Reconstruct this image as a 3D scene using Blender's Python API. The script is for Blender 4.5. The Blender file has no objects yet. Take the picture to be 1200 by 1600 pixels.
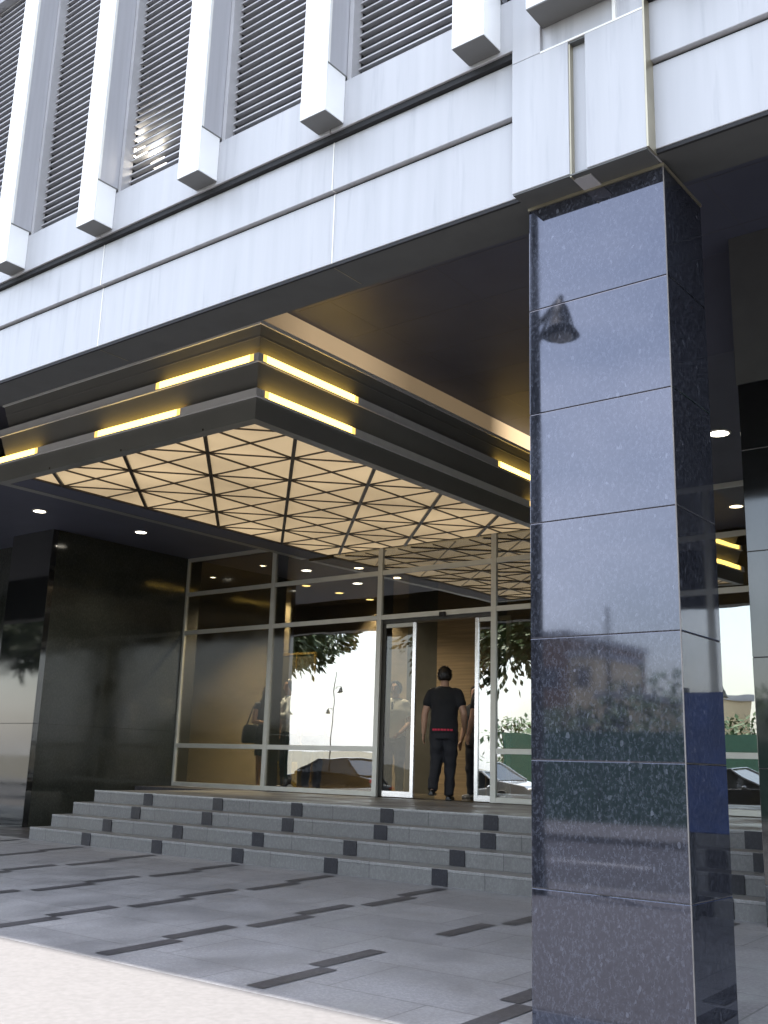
import bpy, bmesh, math, random
from mathutils import Vector, Matrix
R = math.radians
random.seed(7)
sc = bpy.context.scene
col = sc.collection

# ------------------------------------------------------------------ camera
CAMH = 1.0414
yaw, pitch, roll, FPX = 0.6711, 0.2388, 0.0304, 1625.3
cam_d = bpy.data.cameras.new('camera')
cam = bpy.data.objects.new('camera', cam_d)
col.objects.link(cam)
sc.camera = cam
cam_d.sensor_fit = 'VERTICAL'
cam_d.sensor_height = 24.0
cam_d.lens = FPX / 1600.0 * 24.0
cam_d.clip_start = 0.05
cam_d.clip_end = 3000
fw = Vector((-math.sin(yaw) * math.cos(pitch), math.cos(yaw) * math.cos(pitch), math.sin(pitch)))
rt0 = Vector((math.cos(yaw), math.sin(yaw), 0))
up0 = rt0.cross(fw)
rt = math.cos(roll) * rt0 + math.sin(roll) * up0
up = -math.sin(roll) * rt0 + math.cos(roll) * up0
m = Matrix.Identity(4)
for i in range(3):
    m[i][0], m[i][1], m[i][2] = rt[i], up[i], -fw[i]
m[0][3], m[1][3], m[2][3] = 0, 0, CAMH
cam.matrix_world = m

# ------------------------------------------------------------------ world and sun
SUN = Vector((-0.36, 0.003, 0.933)).normalized()
sun_el = math.asin(SUN.z)
sun_az = math.atan2(SUN.x, SUN.y)
w = bpy.data.worlds.new('World')
sc.world = w
w.use_nodes = True
nt = w.node_tree
nt.nodes.clear()
sky = nt.nodes.new('ShaderNodeTexSky')
sky.sky_type = 'NISHITA'
sky.sun_disc = False
sky.sun_elevation = sun_el
sky.sun_rotation = sun_az
sky.air_density = 1.3
sky.dust_density = 2.0
sky.ozone_density = 1.0
bg = nt.nodes.new('ShaderNodeBackground')
bg.inputs[1].default_value = 0.10
# thin tropical cloud veil over the sky texture
tc = nt.nodes.new('ShaderNodeTexCoord')
mp = nt.nodes.new('ShaderNodeMapping')
mp.inputs['Scale'].default_value = (1.2, 1.2, 3.0)
nz = nt.nodes.new('ShaderNodeTexNoise')
nz.inputs['Scale'].default_value = 1.6
nz.inputs['Detail'].default_value = 6
rp = nt.nodes.new('ShaderNodeValToRGB')
rp.color_ramp.elements[0].position = 0.40
rp.color_ramp.elements[0].color = (0.22, 0.22, 0.22, 1)
rp.color_ramp.elements[1].position = 0.75
rp.color_ramp.elements[1].color = (0.75, 0.75, 0.75, 1)
mx = nt.nodes.new('ShaderNodeMix')
mx.data_type = 'RGBA'
mx.inputs[7].default_value = (10.5, 11.0, 12.0, 1)
out = nt.nodes.new('ShaderNodeOutputWorld')
L = nt.links.new
L(tc.outputs['Generated'], mp.inputs['Vector'])
L(mp.outputs[0], nz.inputs['Vector'])
L(nz.outputs[0], rp.inputs[0])
L(rp.outputs[0], mx.inputs[0])
L(sky.outputs[0], mx.inputs[6])
L(mx.outputs[2], bg.inputs[0])
L(bg.outputs[0], out.inputs[0])

sd = bpy.data.lights.new('sun', 'SUN')
sd.energy = 3.6
sd.angle = R(0.5)
sd.color = (1.0, 0.95, 0.88)
so = bpy.data.objects.new('sun', sd)
col.objects.link(so)
so.rotation_euler = SUN.to_track_quat('Z', 'Y').to_euler()

sc.view_settings.view_transform = 'Standard'
sc.view_settings.look = 'None'
sc.view_settings.gamma = 1
sc.view_settings.exposure = 2.2
sc.cycles.use_denoising = True
sc.cycles.max_bounces = 10
sc.cycles.transparent_max_bounces = 16
sc.cycles.caustics_reflective = False
sc.cycles.caustics_refractive = False
sc.cycles.sample_clamp_indirect = 6

# ------------------------------------------------------------------ materials
MATS = {}
def newmat(name):
    mt = bpy.data.materials.new(name)
    mt.use_nodes = True
    MATS[name] = mt
    return mt, mt.node_tree, mt.node_tree.nodes['Principled BSDF']

def pm(name, rgb, rough=0.5, metal=0.0, spec=0.5, var=0.12, scale=6.0, stretch=(1, 1, 1), rvar=0.0, bump=0.0, coat=0.0):
    mt, t, b = newmat(name)
    b.inputs['Roughness'].default_value = rough
    b.inputs['Metallic'].default_value = metal
    b.inputs['Specular IOR Level'].default_value = spec
    b.inputs['Coat Weight'].default_value = coat
    b.inputs['Coat Roughness'].default_value = 0.03
    c = t.nodes.new('ShaderNodeTexCoord')
    mpn = t.nodes.new('ShaderNodeMapping')
    mpn.inputs['Scale'].default_value = stretch
    n = t.nodes.new('ShaderNodeTexNoise')
    n.inputs['Scale'].default_value = scale
    n.inputs['Detail'].default_value = 5
    r = t.nodes.new('ShaderNodeValToRGB')
    lo = [max(0, x * (1 - var)) for x in rgb]
    hi = [min(1, x * (1 + var)) for x in rgb]
    r.color_ramp.elements[0].position = 0.3
    r.color_ramp.elements[1].position = 0.7
    r.color_ramp.elements[0].color = (*lo, 1)
    r.color_ramp.elements[1].color = (*hi, 1)
    t.links.new(c.outputs['Object'], mpn.inputs[0])
    t.links.new(mpn.outputs[0], n.inputs['Vector'])
    t.links.new(n.outputs[0], r.inputs[0])
    t.links.new(r.outputs[0], b.inputs['Base Color'])
    if rvar:
        mr = t.nodes.new('ShaderNodeMapRange')
        mr.inputs[1].default_value = 0.3
        mr.inputs[2].default_value = 0.7
        mr.inputs[3].default_value = max(0, rough - rvar)
        mr.inputs[4].default_value = rough + rvar
        t.links.new(n.outputs[0], mr.inputs[0])
        t.links.new(mr.outputs[0], b.inputs['Roughness'])
    if bump:
        bp = t.nodes.new('ShaderNodeBump')
        bp.inputs['Strength'].default_value = bump
        bp.inputs['Distance'].default_value = 0.01
        t.links.new(n.outputs[0], bp.inputs['Height'])
        t.links.new(bp.outputs[0], b.inputs['Normal'])
    return mt

def emat(name, rgb, strength, var=0.0, scale=1.0):
    mt, t, b = newmat(name)
    b.inputs['Base Color'].default_value = (*[x * 0.8 for x in rgb], 1)
    b.inputs['Roughness'].default_value = 0.5
    b.inputs['Emission Color'].default_value = (*rgb, 1)
    b.inputs['Emission Strength'].default_value = strength
    if var:
        c = t.nodes.new('ShaderNodeTexCoord')
        n = t.nodes.new('ShaderNodeTexNoise')
        n.inputs['Scale'].default_value = scale
        n.inputs['Detail'].default_value = 2
        mr = t.nodes.new('ShaderNodeMapRange')
        mr.inputs[1].default_value = 0.3
        mr.inputs[2].default_value = 0.7
        mr.inputs[3].default_value = strength * (1 - var)
        mr.inputs[4].default_value = strength * (1 + var)
        t.links.new(c.outputs['Object'], n.inputs['Vector'])
        t.links.new(n.outputs[0], mr.inputs[0])
        t.links.new(mr.outputs[0], b.inputs['Emission Strength'])
    return mt

def granite(name, base, fleck, big, rough, ior, amount=0.55, vs=85, ns=48, thr=0.80, tint=(1, 1, 1), slab=None, cloud=0.5):
    """polished stone: fine crystals, larger feldspar flakes, faint cloudiness"""
    mt, t, b = newmat(name)
    c = t.nodes.new('ShaderNodeTexCoord')
    mpn = t.nodes.new('ShaderNodeMapping')
    mpn.inputs['Rotation'].default_value = (0.5, 0.4, 0.6)
    mpn.inputs['Scale'].default_value = (1.0, 1.0, 0.62)
    t.links.new(c.outputs['Object'], mpn.inputs[0])
    v = t.nodes.new('ShaderNodeTexVoronoi')
    v.inputs['Scale'].default_value = vs
    v.inputs['Randomness'].default_value = 1
    n = t.nodes.new('ShaderNodeTexNoise')
    n.inputs['Scale'].default_value = ns
    n.inputs['Detail'].default_value = 8
    n.inputs['Roughness'].default_value = 0.78
    n.inputs['Distortion'].default_value = 0.0
    n2 = t.nodes.new('ShaderNodeTexNoise')
    n2.inputs['Scale'].default_value = 2.2
    n2.inputs['Detail'].default_value = 4
    for q in (v, n):
        t.links.new(mpn.outputs[0], q.inputs['Vector'])
    t.links.new(c.outputs['Object'], n2.inputs['Vector'])
    r1 = t.nodes.new('ShaderNodeValToRGB')
    r1.color_ramp.elements[0].position = 0.46
    r1.color_ramp.elements[0].color = (*base, 1)
    r1.color_ramp.elements[1].position = 0.68
    r1.color_ramp.elements[1].color = (*fleck, 1)
    t.links.new(n.outputs[0], r1.inputs[0])
    r2 = t.nodes.new('ShaderNodeValToRGB')
    r2.color_ramp.elements[0].position = thr
    r2.color_ramp.elements[0].color = (0, 0, 0, 1)
    r2.color_ramp.elements[1].position = 0.97
    r2.color_ramp.elements[1].color = (amount, amount, amount, 1)
    t.links.new(v.outputs['Color'], r2.inputs[0])
    mxn = t.nodes.new('ShaderNodeMix')
    mxn.data_type = 'RGBA'
    mxn.inputs[7].default_value = (*big, 1)
    t.links.new(r2.outputs[0], mxn.inputs[0])
    t.links.new(r1.outputs[0], mxn.inputs[6])
    mul = t.nodes.new('ShaderNodeMix')
    mul.data_type = 'RGBA'
    mul.blend_type = 'MULTIPLY'
    mul.inputs[0].default_value = cloud
    t.links.new(mxn.outputs[2], mul.inputs[6])
    t.links.new(n2.outputs[0], mul.inputs[7])
    last = mul.outputs[2]
    if slab:
        bk = t.nodes.new('ShaderNodeTexBrick')
        bk.inputs['Scale'].default_value = 1.0
        bk.inputs['Brick Width'].default_value = slab[0]
        bk.inputs['Row Height'].default_value = slab[1]
        bk.inputs['Mortar Size'].default_value = 0.006
        bk.inputs['Color1'].default_value = (1, 1, 1, 1)
        bk.inputs['Color2'].default_value = (0.84, 0.84, 0.85, 1)
        bk.inputs['Mortar'].default_value = (0.55, 0.55, 0.55, 1)
        t.links.new(c.outputs['Object'], bk.inputs['Vector'])
        m2 = t.nodes.new('ShaderNodeMix')
        m2.data_type = 'RGBA'
        m2.blend_type = 'MULTIPLY'
        m2.inputs[0].default_value = 1.0
        t.links.new(last, m2.inputs[6])
        t.links.new(bk.outputs[0], m2.inputs[7])
        last = m2.outputs[2]
    t.links.new(last, b.inputs['Base Color'])
    b.inputs['IOR'].default_value = ior
    b.inputs['Specular Tint'].default_value = (*tint, 1)
    mr = t.nodes.new('ShaderNodeMapRange')
    mr.inputs[1].default_value = 0.35
    mr.inputs[2].default_value = 0.7
    mr.inputs[3].default_value = rough * 0.7
    mr.inputs[4].default_value = rough * 1.5
    t.links.new(n2.outputs[0], mr.inputs[0])
    t.links.new(mr.outputs[0], b.inputs['Roughness'])
    return mt

M_panel = pm('facade_panel', (0.44, 0.442, 0.462), 0.42, var=0.06, scale=5.0, stretch=(2.2, 2.2, 0.12), rvar=0.06)
def streaks(mt, amount, lo, hi):
    """rain runs: narrow vertical darker bands of uneven length"""
    t = mt.node_tree
    b = t.nodes['Principled BSDF']
    src = b.inputs['Base Color'].links[0].from_socket
    c = t.nodes.new('ShaderNodeTexCoord')
    mpn = t.nodes.new('ShaderNodeMapping')
    mpn.inputs['Scale'].default_value = (7.0, 7.0, 0.45)
    n = t.nodes.new('ShaderNodeTexNoise')
    n.inputs['Scale'].default_value = 2.0
    n.inputs['Detail'].default_value = 4
    n.inputs['Roughness'].default_value = 0.65
    r = t.nodes.new('ShaderNodeValToRGB')
    r.color_ramp.elements[0].position, r.color_ramp.elements[1].position = lo, hi
    r.color_ramp.elements[0].color = (1, 1, 1, 1)
    r.color_ramp.elements[1].color = (1 - amount, 1 - amount, 1 - amount * 0.9, 1)
    m2 = t.nodes.new('ShaderNodeMix')
    m2.data_type = 'RGBA'
    m2.blend_type = 'MULTIPLY'
    m2.inputs[0].default_value = 1.0
    t.links.new(c.outputs['Object'], mpn.inputs[0])
    t.links.new(mpn.outputs[0], n.inputs['Vector'])
    t.links.new(n.outputs[0], r.inputs[0])
    t.links.new(src, m2.inputs[6])
    t.links.new(r.outputs[0], m2.inputs[7])
    t.links.new(m2.outputs[2], b.inputs['Base Color'])
streaks(M_panel, 0.16, 0.56, 0.74)
M_finw = pm('fin_white', (0.88, 0.88, 0.88), 0.4, var=0.02, scale=3)
M_fing = pm('fin_grey', (0.50, 0.50, 0.53), 0.4, metal=0.2, var=0.05, stretch=(6, 6, 0.2))
M_trim = pm('white_trim', (0.82, 0.81, 0.77), 0.4, var=0.06)
M_capped = pm('fin_underside', (0.15, 0.15, 0.145), 0.5, var=0.05)
M_slat = pm('louvre_slat', (0.50, 0.49, 0.50), 0.45, metal=0.2, var=0.08)
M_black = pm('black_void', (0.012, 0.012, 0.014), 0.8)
M_soffit = pm('soffit_dark', (0.095, 0.098, 0.096), 0.5, var=0.08)
M_ceil = pm('ceiling_panel', (0.080, 0.086, 0.118), 0.55, var=0.08, scale=2)
M_gold = pm('bronze_trim', (0.42, 0.38, 0.28), 0.35, metal=0.7)
M_col = granite('column_granite', (0.014, 0.015, 0.020), (0.072, 0.078, 0.100), (0.17, 0.18, 0.22), 0.034, 2.0, vs=80, ns=70, thr=0.88, tint=(0.80, 0.82, 1.0))
M_pier = granite('pier_granite', (0.012, 0.013, 0.014), (0.03, 0.032, 0.034), (0.05, 0.05, 0.055), 0.05, 1.8, amount=0.3)
M_wallg = granite('wall_granite', (0.034, 0.038, 0.033), (0.066, 0.071, 0.062), (0.085, 0.087, 0.08), 0.09, 1.42, amount=0.3)
M_pave = granite('paving_granite', (0.28, 0.275, 0.282), (0.43, 0.422, 0.435), (0.54, 0.54, 0.55), 0.42, 1.45, amount=0.3, slab=(1.3, 0.65), cloud=0.32)
M_drive = pm('driveway_concrete', (0.104, 0.100, 0.102), 0.85, var=0.10, scale=26, bump=0.12)
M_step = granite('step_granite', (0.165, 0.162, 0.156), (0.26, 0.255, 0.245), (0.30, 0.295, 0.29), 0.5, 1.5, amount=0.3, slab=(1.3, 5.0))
M_tread = granite('tread_granite', (0.25, 0.245, 0.238), (0.37, 0.363, 0.352), (0.42, 0.415, 0.41), 0.45, 1.5, amount=0.3, slab=(1.3, 5.0))  # step stone lightened for the treads: light on top put into the colour
M_nose = pm('step_nosing', (0.30, 0.30, 0.29), 0.4, var=0.2, scale=20)
M_bead = pm('corner_bead', (0.17, 0.155, 0.145), 0.5, var=0.2, scale=8)
M_tile = granite('step_tile', (0.012, 0.012, 0.018), (0.03, 0.03, 0.04), (0.05, 0.05, 0.06), 0.4, 1.4)
M_inlay = granite('dark_inlay', (0.07, 0.068, 0.074), (0.13, 0.125, 0.136), (0.17, 0.165, 0.175), 0.42, 1.4)
M_bronze = pm('canopy_bronze', (0.20, 0.20, 0.18), 0.3, spec=0.6, var=0.06, scale=2)
M_unlit = pm('strip_unlit', (0.80, 0.80, 0.76), 0.5, var=0.04)
M_lit = emat('strip_lit', (1.0, 0.64, 0.14), 1.35)
M_litend = emat('strip_lit_end', (1.0, 0.64, 0.16), 0.35)
M_cove = pm('cove_cream', (0.80, 0.76, 0.66), 0.5, var=0.05)
M_covelit = emat('cove_lit', (1.0, 0.66, 0.28), 0.35)
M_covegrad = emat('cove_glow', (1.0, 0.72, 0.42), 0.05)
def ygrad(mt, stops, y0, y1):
    """backlit panel: its uneven glow is painted as an emission ramp along y"""
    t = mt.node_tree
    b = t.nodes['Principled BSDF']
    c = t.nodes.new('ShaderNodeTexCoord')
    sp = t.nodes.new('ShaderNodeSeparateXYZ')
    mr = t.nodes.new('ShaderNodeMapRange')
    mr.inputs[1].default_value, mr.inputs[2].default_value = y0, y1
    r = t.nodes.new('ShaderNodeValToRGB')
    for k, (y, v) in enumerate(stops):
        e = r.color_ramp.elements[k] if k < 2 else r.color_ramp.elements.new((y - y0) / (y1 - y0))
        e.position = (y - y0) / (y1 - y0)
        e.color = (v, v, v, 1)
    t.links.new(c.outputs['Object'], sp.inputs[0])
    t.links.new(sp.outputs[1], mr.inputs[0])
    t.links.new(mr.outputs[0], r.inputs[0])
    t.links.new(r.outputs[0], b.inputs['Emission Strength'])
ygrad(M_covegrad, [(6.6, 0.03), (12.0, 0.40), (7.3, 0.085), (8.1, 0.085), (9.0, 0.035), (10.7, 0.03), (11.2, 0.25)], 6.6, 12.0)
M_diff = emat('canopy_diffuser', (1.0, 0.75, 0.44), 0.094, var=0.30, scale=0.8)
M_latt = pm('canopy_lattice', (0.055, 0.042, 0.030), 0.35)
M_alu = pm('window_aluminium', (0.52, 0.52, 0.48), 0.38, metal=0.35, var=0.05)
M_aludark = pm('mullion_inner', (0.050, 0.048, 0.042), 0.4, metal=0.2)
M_steel = pm('door_steel', (0.92, 0.92, 0.93), 0.22, metal=0.75, var=0.02)
M_lampring = pm('lamp_ring', (0.5, 0.48, 0.42), 0.35, metal=0.5)
M_lamp = emat('lamp_glow', (1.0, 0.93, 0.78), 3.0)
M_lampy = emat('lamp_glow_yellow', (1.0, 0.80, 0.35), 1.5)
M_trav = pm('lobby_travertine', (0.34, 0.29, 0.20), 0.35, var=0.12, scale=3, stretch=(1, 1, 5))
M_travd = pm('lobby_travertine_dim', (0.13, 0.105, 0.07), 0.4, var=0.12, scale=3, stretch=(1, 1, 5))  # darker copy of the travertine: the lobby's gloom put into the colour
M_wood = pm('lobby_wood', (0.20, 0.14, 0.075), 0.4, var=0.22, scale=4, stretch=(0.4, 0.4, 9))
M_lobdark = pm('lobby_dark_panel', (0.045, 0.042, 0.032), 0.3)
M_lobfloor = pm('lobby_floor', (0.07, 0.055, 0.035), 0.12, var=0.2)
M_lobceil = pm('lobby_ceiling', (0.16, 0.14, 0.11), 0.6)
M_goldf = pm('brass_frame', (0.75, 0.52, 0.16), 0.25, metal=0.9)
M_mass = pm('upper_wall', (0.55, 0.55, 0.57), 0.6)
M_asph = pm('asphalt', (0.05, 0.05, 0.052), 0.85, var=0.2, scale=30, bump=0.3)
M_kerb = pm('kerb_concrete', (0.16, 0.16, 0.15), 0.8, var=0.15)
M_walk = pm('footpath_concrete', (0.10, 0.098, 0.095), 0.8, var=0.15)
M_earth = pm('earth', (0.12, 0.11, 0.08), 0.9, var=0.3)
M_paint = pm('road_paint', (0.75, 0.75, 0.72), 0.6)
M_trunk = pm('tree_bark', (0.08, 0.06, 0.045), 0.9, var=0.3, scale=14)
M_leaf = pm('tree_leaf', (0.045, 0.075, 0.022), 0.6, var=0.45, scale=2.5)
M_leaf2 = pm('hedge_leaf', (0.04, 0.085, 0.025), 0.6, var=0.4, scale=2)
M_post = pm('lamp_post_iron', (0.03, 0.035, 0.035), 0.5)
M_bellglow = pm('lamp_bell_glass', (0.7, 0.7, 0.66), 0.3)
M_green = pm('green_hoarding', (0.06, 0.15, 0.10), 0.5, var=0.15)
M_bl1 = pm('brown_tower', (0.20, 0.13, 0.09), 0.7, var=0.1)
M_bl2 = pm('cream_tower', (0.62, 0.52, 0.34), 0.7, var=0.08)
M_bl3 = pm('grey_tower', (0.34, 0.35, 0.37), 0.7, var=0.08)
M_winb = pm('far_window', (0.05, 0.06, 0.08), 0.15)
M_carb = pm('car_paint_black', (0.012, 0.013, 0.016), 0.15, coat=1.0, var=0.02)
M_carg = pm('car_paint_silver', (0.42, 0.43, 0.44), 0.25, metal=0.6, coat=1.0, var=0.02)
M_carglass = pm('car_glass', (0.01, 0.012, 0.014), 0.05, spec=0.8)
M_tyre = pm('tyre_rubber', (0.015, 0.015, 0.015), 0.8)
M_rim = pm('wheel_rim', (0.5, 0.5, 0.5), 0.3, metal=0.8)
M_blue = pm('blue_sign', (0.012, 0.045, 0.17), 0.4, var=0.25, scale=5)
M_skin = pm('skin', (0.42, 0.25, 0.17), 0.5, var=0.06)
M_hair = pm('hair_black', (0.010, 0.008, 0.007), 0.4, var=0.3, scale=40)
M_tee = pm('black_cotton', (0.008, 0.009, 0.012), 0.85, var=0.2)
M_jean = pm('dark_trousers', (0.010, 0.011, 0.016), 0.8, var=0.2)
M_bluejean = pm('blue_denim', (0.03, 0.05, 0.13), 0.8, var=0.25)
M_white = pm('white_cotton', (0.62, 0.62, 0.60), 0.8, var=0.05)
M_paleblue = pm('pale_blue_cotton', (0.50, 0.55, 0.62), 0.8, var=0.05)
M_khaki = pm('grey_trousers', (0.09, 0.09, 0.075), 0.8, var=0.2)
M_navy = pm('navy_dress', (0.012, 0.014, 0.024), 0.75, var=0.2)
M_shoe = pm('black_leather', (0.012, 0.012, 0.012), 0.35)
M_shoeg = pm('grey_trainers', (0.20, 0.20, 0.20), 0.6)
M_red = pm('red_print', (0.50, 0.02, 0.06), 0.7)
M_yel = pm('yellow_board', (0.55, 0.42, 0.10), 0.6)
M_eye = pm('eye', (0.02, 0.015, 0.01), 0.2)

def glassmat(name, tint, refl):
    mt = bpy.data.materials.new(name)
    mt.use_nodes = True
    t = mt.node_tree
    t.nodes.clear()
    o = t.nodes.new('ShaderNodeOutputMaterial')
    g = t.nodes.new('ShaderNodeBsdfGlossy')
    g.inputs['Roughness'].default_value = 0.0
    g.inputs['Color'].default_value = (0.93, 0.97, 1.0, 1)
    tr = t.nodes.new('ShaderNodeBsdfTransparent')
    tr.inputs['Color'].default_value = (*tint, 1)
    lw = t.nodes.new('ShaderNodeLayerWeight')
    lw.inputs['Blend'].default_value = 0.5
    mr = t.nodes.new('ShaderNodeMapRange')
    mr.inputs[3].default_value = refl
    mr.inputs[4].default_value = 1.0
    pw = t.nodes.new('ShaderNodeMath')
    pw.operation = 'POWER'
    pw.inputs[1].default_value = 5.0
    t.links.new(lw.outputs['Facing'], pw.inputs[0])
    t.links.new(pw.outputs[0], mr.inputs[0])
    n = t.nodes.new('ShaderNodeTexNoise')
    n.inputs['Scale'].default_value = 1.6
    n.inputs['Detail'].default_value = 1
    c = t.nodes.new('ShaderNodeTexCoord')
    t.links.new(c.outputs['Object'], n.inputs['Vector'])
    bp = t.nodes.new('ShaderNodeBump')
    bp.inputs['Strength'].default_value = 0.05
    bp.inputs['Distance'].default_value = 0.03
    t.links.new(n.outputs[0], bp.inputs['Height'])
    t.links.new(bp.outputs[0], g.inputs['Normal'])
    mix = t.nodes.new('ShaderNodeMixShader')
    t.links.new(mr.outputs[0], mix.inputs[0])
    t.links.new(tr.outputs[0], mix.inputs[1])
    t.links.new(g.outputs[0], mix.inputs[2])
    t.links.new(mix.outputs[0], o.inputs[0])
    return mt
M_clear = glassmat('clear_glass', (0.80, 0.77, 0.68), 0.035)
M_glass = glassmat('tinted_glass', (0.74, 0.70, 0.60), 0.32)

# ------------------------------------------------------------------ mesh helpers
class MB:
    def __init__(self):
        self.v, self.f, self.mi, self.mats = [], [], [], []
    def _m(self, mat):
        if mat is None:
            return 0
        if mat not in self.mats:
            self.mats.append(mat)
        return self.mats.index(mat)
    def face(self, pts, mat=None):
        n = len(self.v)
        self.v += [tuple(p) for p in pts]
        self.f.append(tuple(range(n, n + len(pts))))
        self.mi.append(self._m(mat))
    def box(self, x0, x1, y0, y1, z0, z1, mat=None):
        if x0 > x1: x0, x1 = x1, x0
        if y0 > y1: y0, y1 = y1, y0
        if z0 > z1: z0, z1 = z1, z0
        n = len(self.v)
        self.v += [(x, y, z) for z in (z0, z1) for y in (y0, y1) for x in (x0, x1)]
        k = self._m(mat)
        for q in ((0, 2, 3, 1), (4, 5, 7, 6), (0, 1, 5, 4), (2, 6, 7, 3), (0, 4, 6, 2), (1, 3, 7, 5)):
            self.f.append(tuple(n + i for i in q))
            self.mi.append(k)
        return self
    def loft(self, rings, mat=None, caps=True):
        k = self._m(mat)
        n0 = len(self.v)
        m_ = len(rings[0])
        for r in rings:
            self.v += [tuple(p) for p in r]
        for a in range(len(rings) - 1):
            for i in range(m_):
                j = (i + 1) % m_
                self.f.append((n0 + a * m_ + i, n0 + a * m_ + j, n0 + (a + 1) * m_ + j, n0 + (a + 1) * m_ + i))
                self.mi.append(k)
        if caps:
            self.f.append(tuple(n0 + i for i in reversed(range(m_))))
            self.f.append(tuple(n0 + (len(rings) - 1) * m_ + i for i in range(m_)))
            self.mi += [k, k]
        return self
    def tube(self, pts, rad, n=10, mat=None, round_ends=False):
        pts = [Vector(p) for p in pts]
        if not hasattr(rad, '__len__'):
            rad = [rad] * len(pts)
        rings = []
        prev = None
        for i, p in enumerate(pts):
            d = (pts[min(i + 1, len(pts) - 1)] - pts[max(i - 1, 0)]).normalized()
            a = prev if prev is not None else (Vector((1, 0, 0)) if abs(d.x) < 0.8 else Vector((0, 1, 0)))
            u = (a - d * a.dot(d)).normalized()
            prev = u
            v_ = d.cross(u)
            def ring(c, r):
                return [c + (u * math.cos(2 * math.pi * k / n) + v_ * math.sin(2 * math.pi * k / n)) * r for k in range(n)]
            if round_ends and i == 0:
                rings.append(ring(p - d * rad[i] * 0.8, rad[i] * 0.5))
            rings.append(ring(p, rad[i]))
            if round_ends and i == len(pts) - 1:
                rings.append(ring(p + d * rad[i] * 0.8, rad[i] * 0.5))
        return self.loft(rings, mat)
    def ell(self, c, r, n=14, mat=None):
        rings = []
        for a in range(1, 10):
            t = math.pi * a / 10
            rings.append([(c[0] + r[0] * math.sin(t) * math.cos(2 * math.pi * k / n), c[1] + r[1] * math.sin(t) * math.sin(2 * math.pi * k / n), c[2] - r[2] * math.cos(t)) for k in range(n)])
        return self.loft(rings, mat)
    def build(self, name, mat=None, parent=None, smooth=False, bevel=0.0):
        me = bpy.data.meshes.new(name)
        me.from_pydata(self.v, [], self.f)
        mats = list(self.mats)
        if mat is not None and not mats:
            mats = [mat]
        for q in mats:
            me.materials.append(q)
        if self.mats:
            me.polygons.foreach_set('material_index', self.mi)
        if smooth:
            me.polygons.foreach_set('use_smooth', [True] * len(me.polygons))
        me.update()
        o = bpy.data.objects.new(name, me)
        col.objects.link(o)
        if parent is not None:
            o.parent = parent
            o.matrix_parent_inverse = Matrix.Translation(-Vector(parent.get('origin', (0, 0, 0))))
            if parent.type == 'MESH':
                o.matrix_parent_inverse = Matrix.Identity(4)
        if bevel:
            md = o.modifiers.new('bevel', 'BEVEL')
            md.width = bevel
            md.segments = 2
            md.limit_method = 'ANGLE'
        return o

def fixnormals(o):
    bm = bmesh.new()
    bm.from_mesh(o.data)
    bmesh.ops.recalc_face_normals(bm, faces=bm.faces)
    bm.to_mesh(o.data)
    bm.free()

def tag(o, label=None, cat=None, group=None, kind=None):
    if label: o['label'] = label
    if cat: o['category'] = cat
    if group: o['group'] = group
    if kind: o['kind'] = kind
    return o

def thing(name, label, cat, loc=(0, 0, 0), group=None):
    """Empty at the base; children are built in world coordinates"""
    o = bpy.data.objects.new(name, None)
    col.objects.link(o)
    o.location = loc
    o['origin'] = tuple(loc)
    return tag(o, label, cat, group)

def structure(mb, name, mat, **k):
    return tag(mb.build(name, mat, **k), kind='structure')

# ------------------------------------------------------------------ key dimensions (metres, camera over the origin)
YW = 12.115                      # entrance glass
ZL = 0.60                        # landing
TRD = [8.12, 8.43, 8.745, 9.07]  # riser faces
SL = 0.03
def gz(y):                       # paving falls gently towards the street
    return -SL * (8.12 - y)
YKERB = -3.0
ZROAD = gz(YKERB) - 0.14

# ------------------------------------------------------------------ ground
g = MB()
YA = 4.175
g.face([(-80, YA, gz(YA)), (40, YA, gz(YA)), (40, 8.14, 0.0), (-80, 8.14, 0.0)])
structure(g, 'paved_forecourt', M_pave)
g = MB()
g.face([(-80, YKERB, gz(YKERB)), (40, YKERB, gz(YKERB)), (40, YA, gz(YA)), (-80, YA, gz(YA))])
structure(g, 'driveway', M_drive)
g = MB()
for c in [-15.9 + 1.3 * i for i in range(14)]:
    cy = 4.26
    while cy < 7.7:
        for s, (a, b) in enumerate(((0.0, 0.60), (0.61, 1.19))):
            xa = c - 0.075 + (0.055 if s == 0 else -0.055)
            y0, y1 = cy + a, min(cy + b, 8.05)
            if y1 - y0 > 0.1 and random.random() > 0.04:
                e = 0.004
                g.face([(xa, y0, gz(y0) + e), (xa + 0.125, y0, gz(y0) + e), (xa + 0.125, y1, gz(y1) + e), (xa, y1, gz(y1) + e)])
        cy += 1.27
structure(g, 'paving_inlay', M_inlay)
g = MB()
g.box(-80, 40, YKERB - 0.15, YKERB, ZROAD - 0.1, gz(YKERB) + 0.004)
g.box(-80, 40, -12.6, -12.45, ZROAD - 0.1, ZROAD + 0.15)
structure(g, 'kerb', M_kerb, bevel=0.01)
g = MB()
g.face([(-200, -12.45, ZROAD), (200, -12.45, ZROAD), (200, YKERB - 0.15, ZROAD), (-200, YKERB - 0.15, ZROAD)])
structure(g, 'road', M_asph)
g = MB()
x = -100
while x < 60:
    g.face([(x, -7.85, ZROAD + 0.004), (x + 2.4, -7.85, ZROAD + 0.004), (x + 2.4, -7.73, ZROAD + 0.004), (x, -7.73, ZROAD + 0.004)])
    x += 6
structure(g, 'road_marking', M_paint)
g = MB()
g.face([(-200, -18, ZROAD + 0.15), (200, -18, ZROAD + 0.15), (200, -12.6, ZROAD + 0.15), (-200, -12.6, ZROAD + 0.15)])
structure(g, 'footpath', M_walk)
g = MB()
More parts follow.
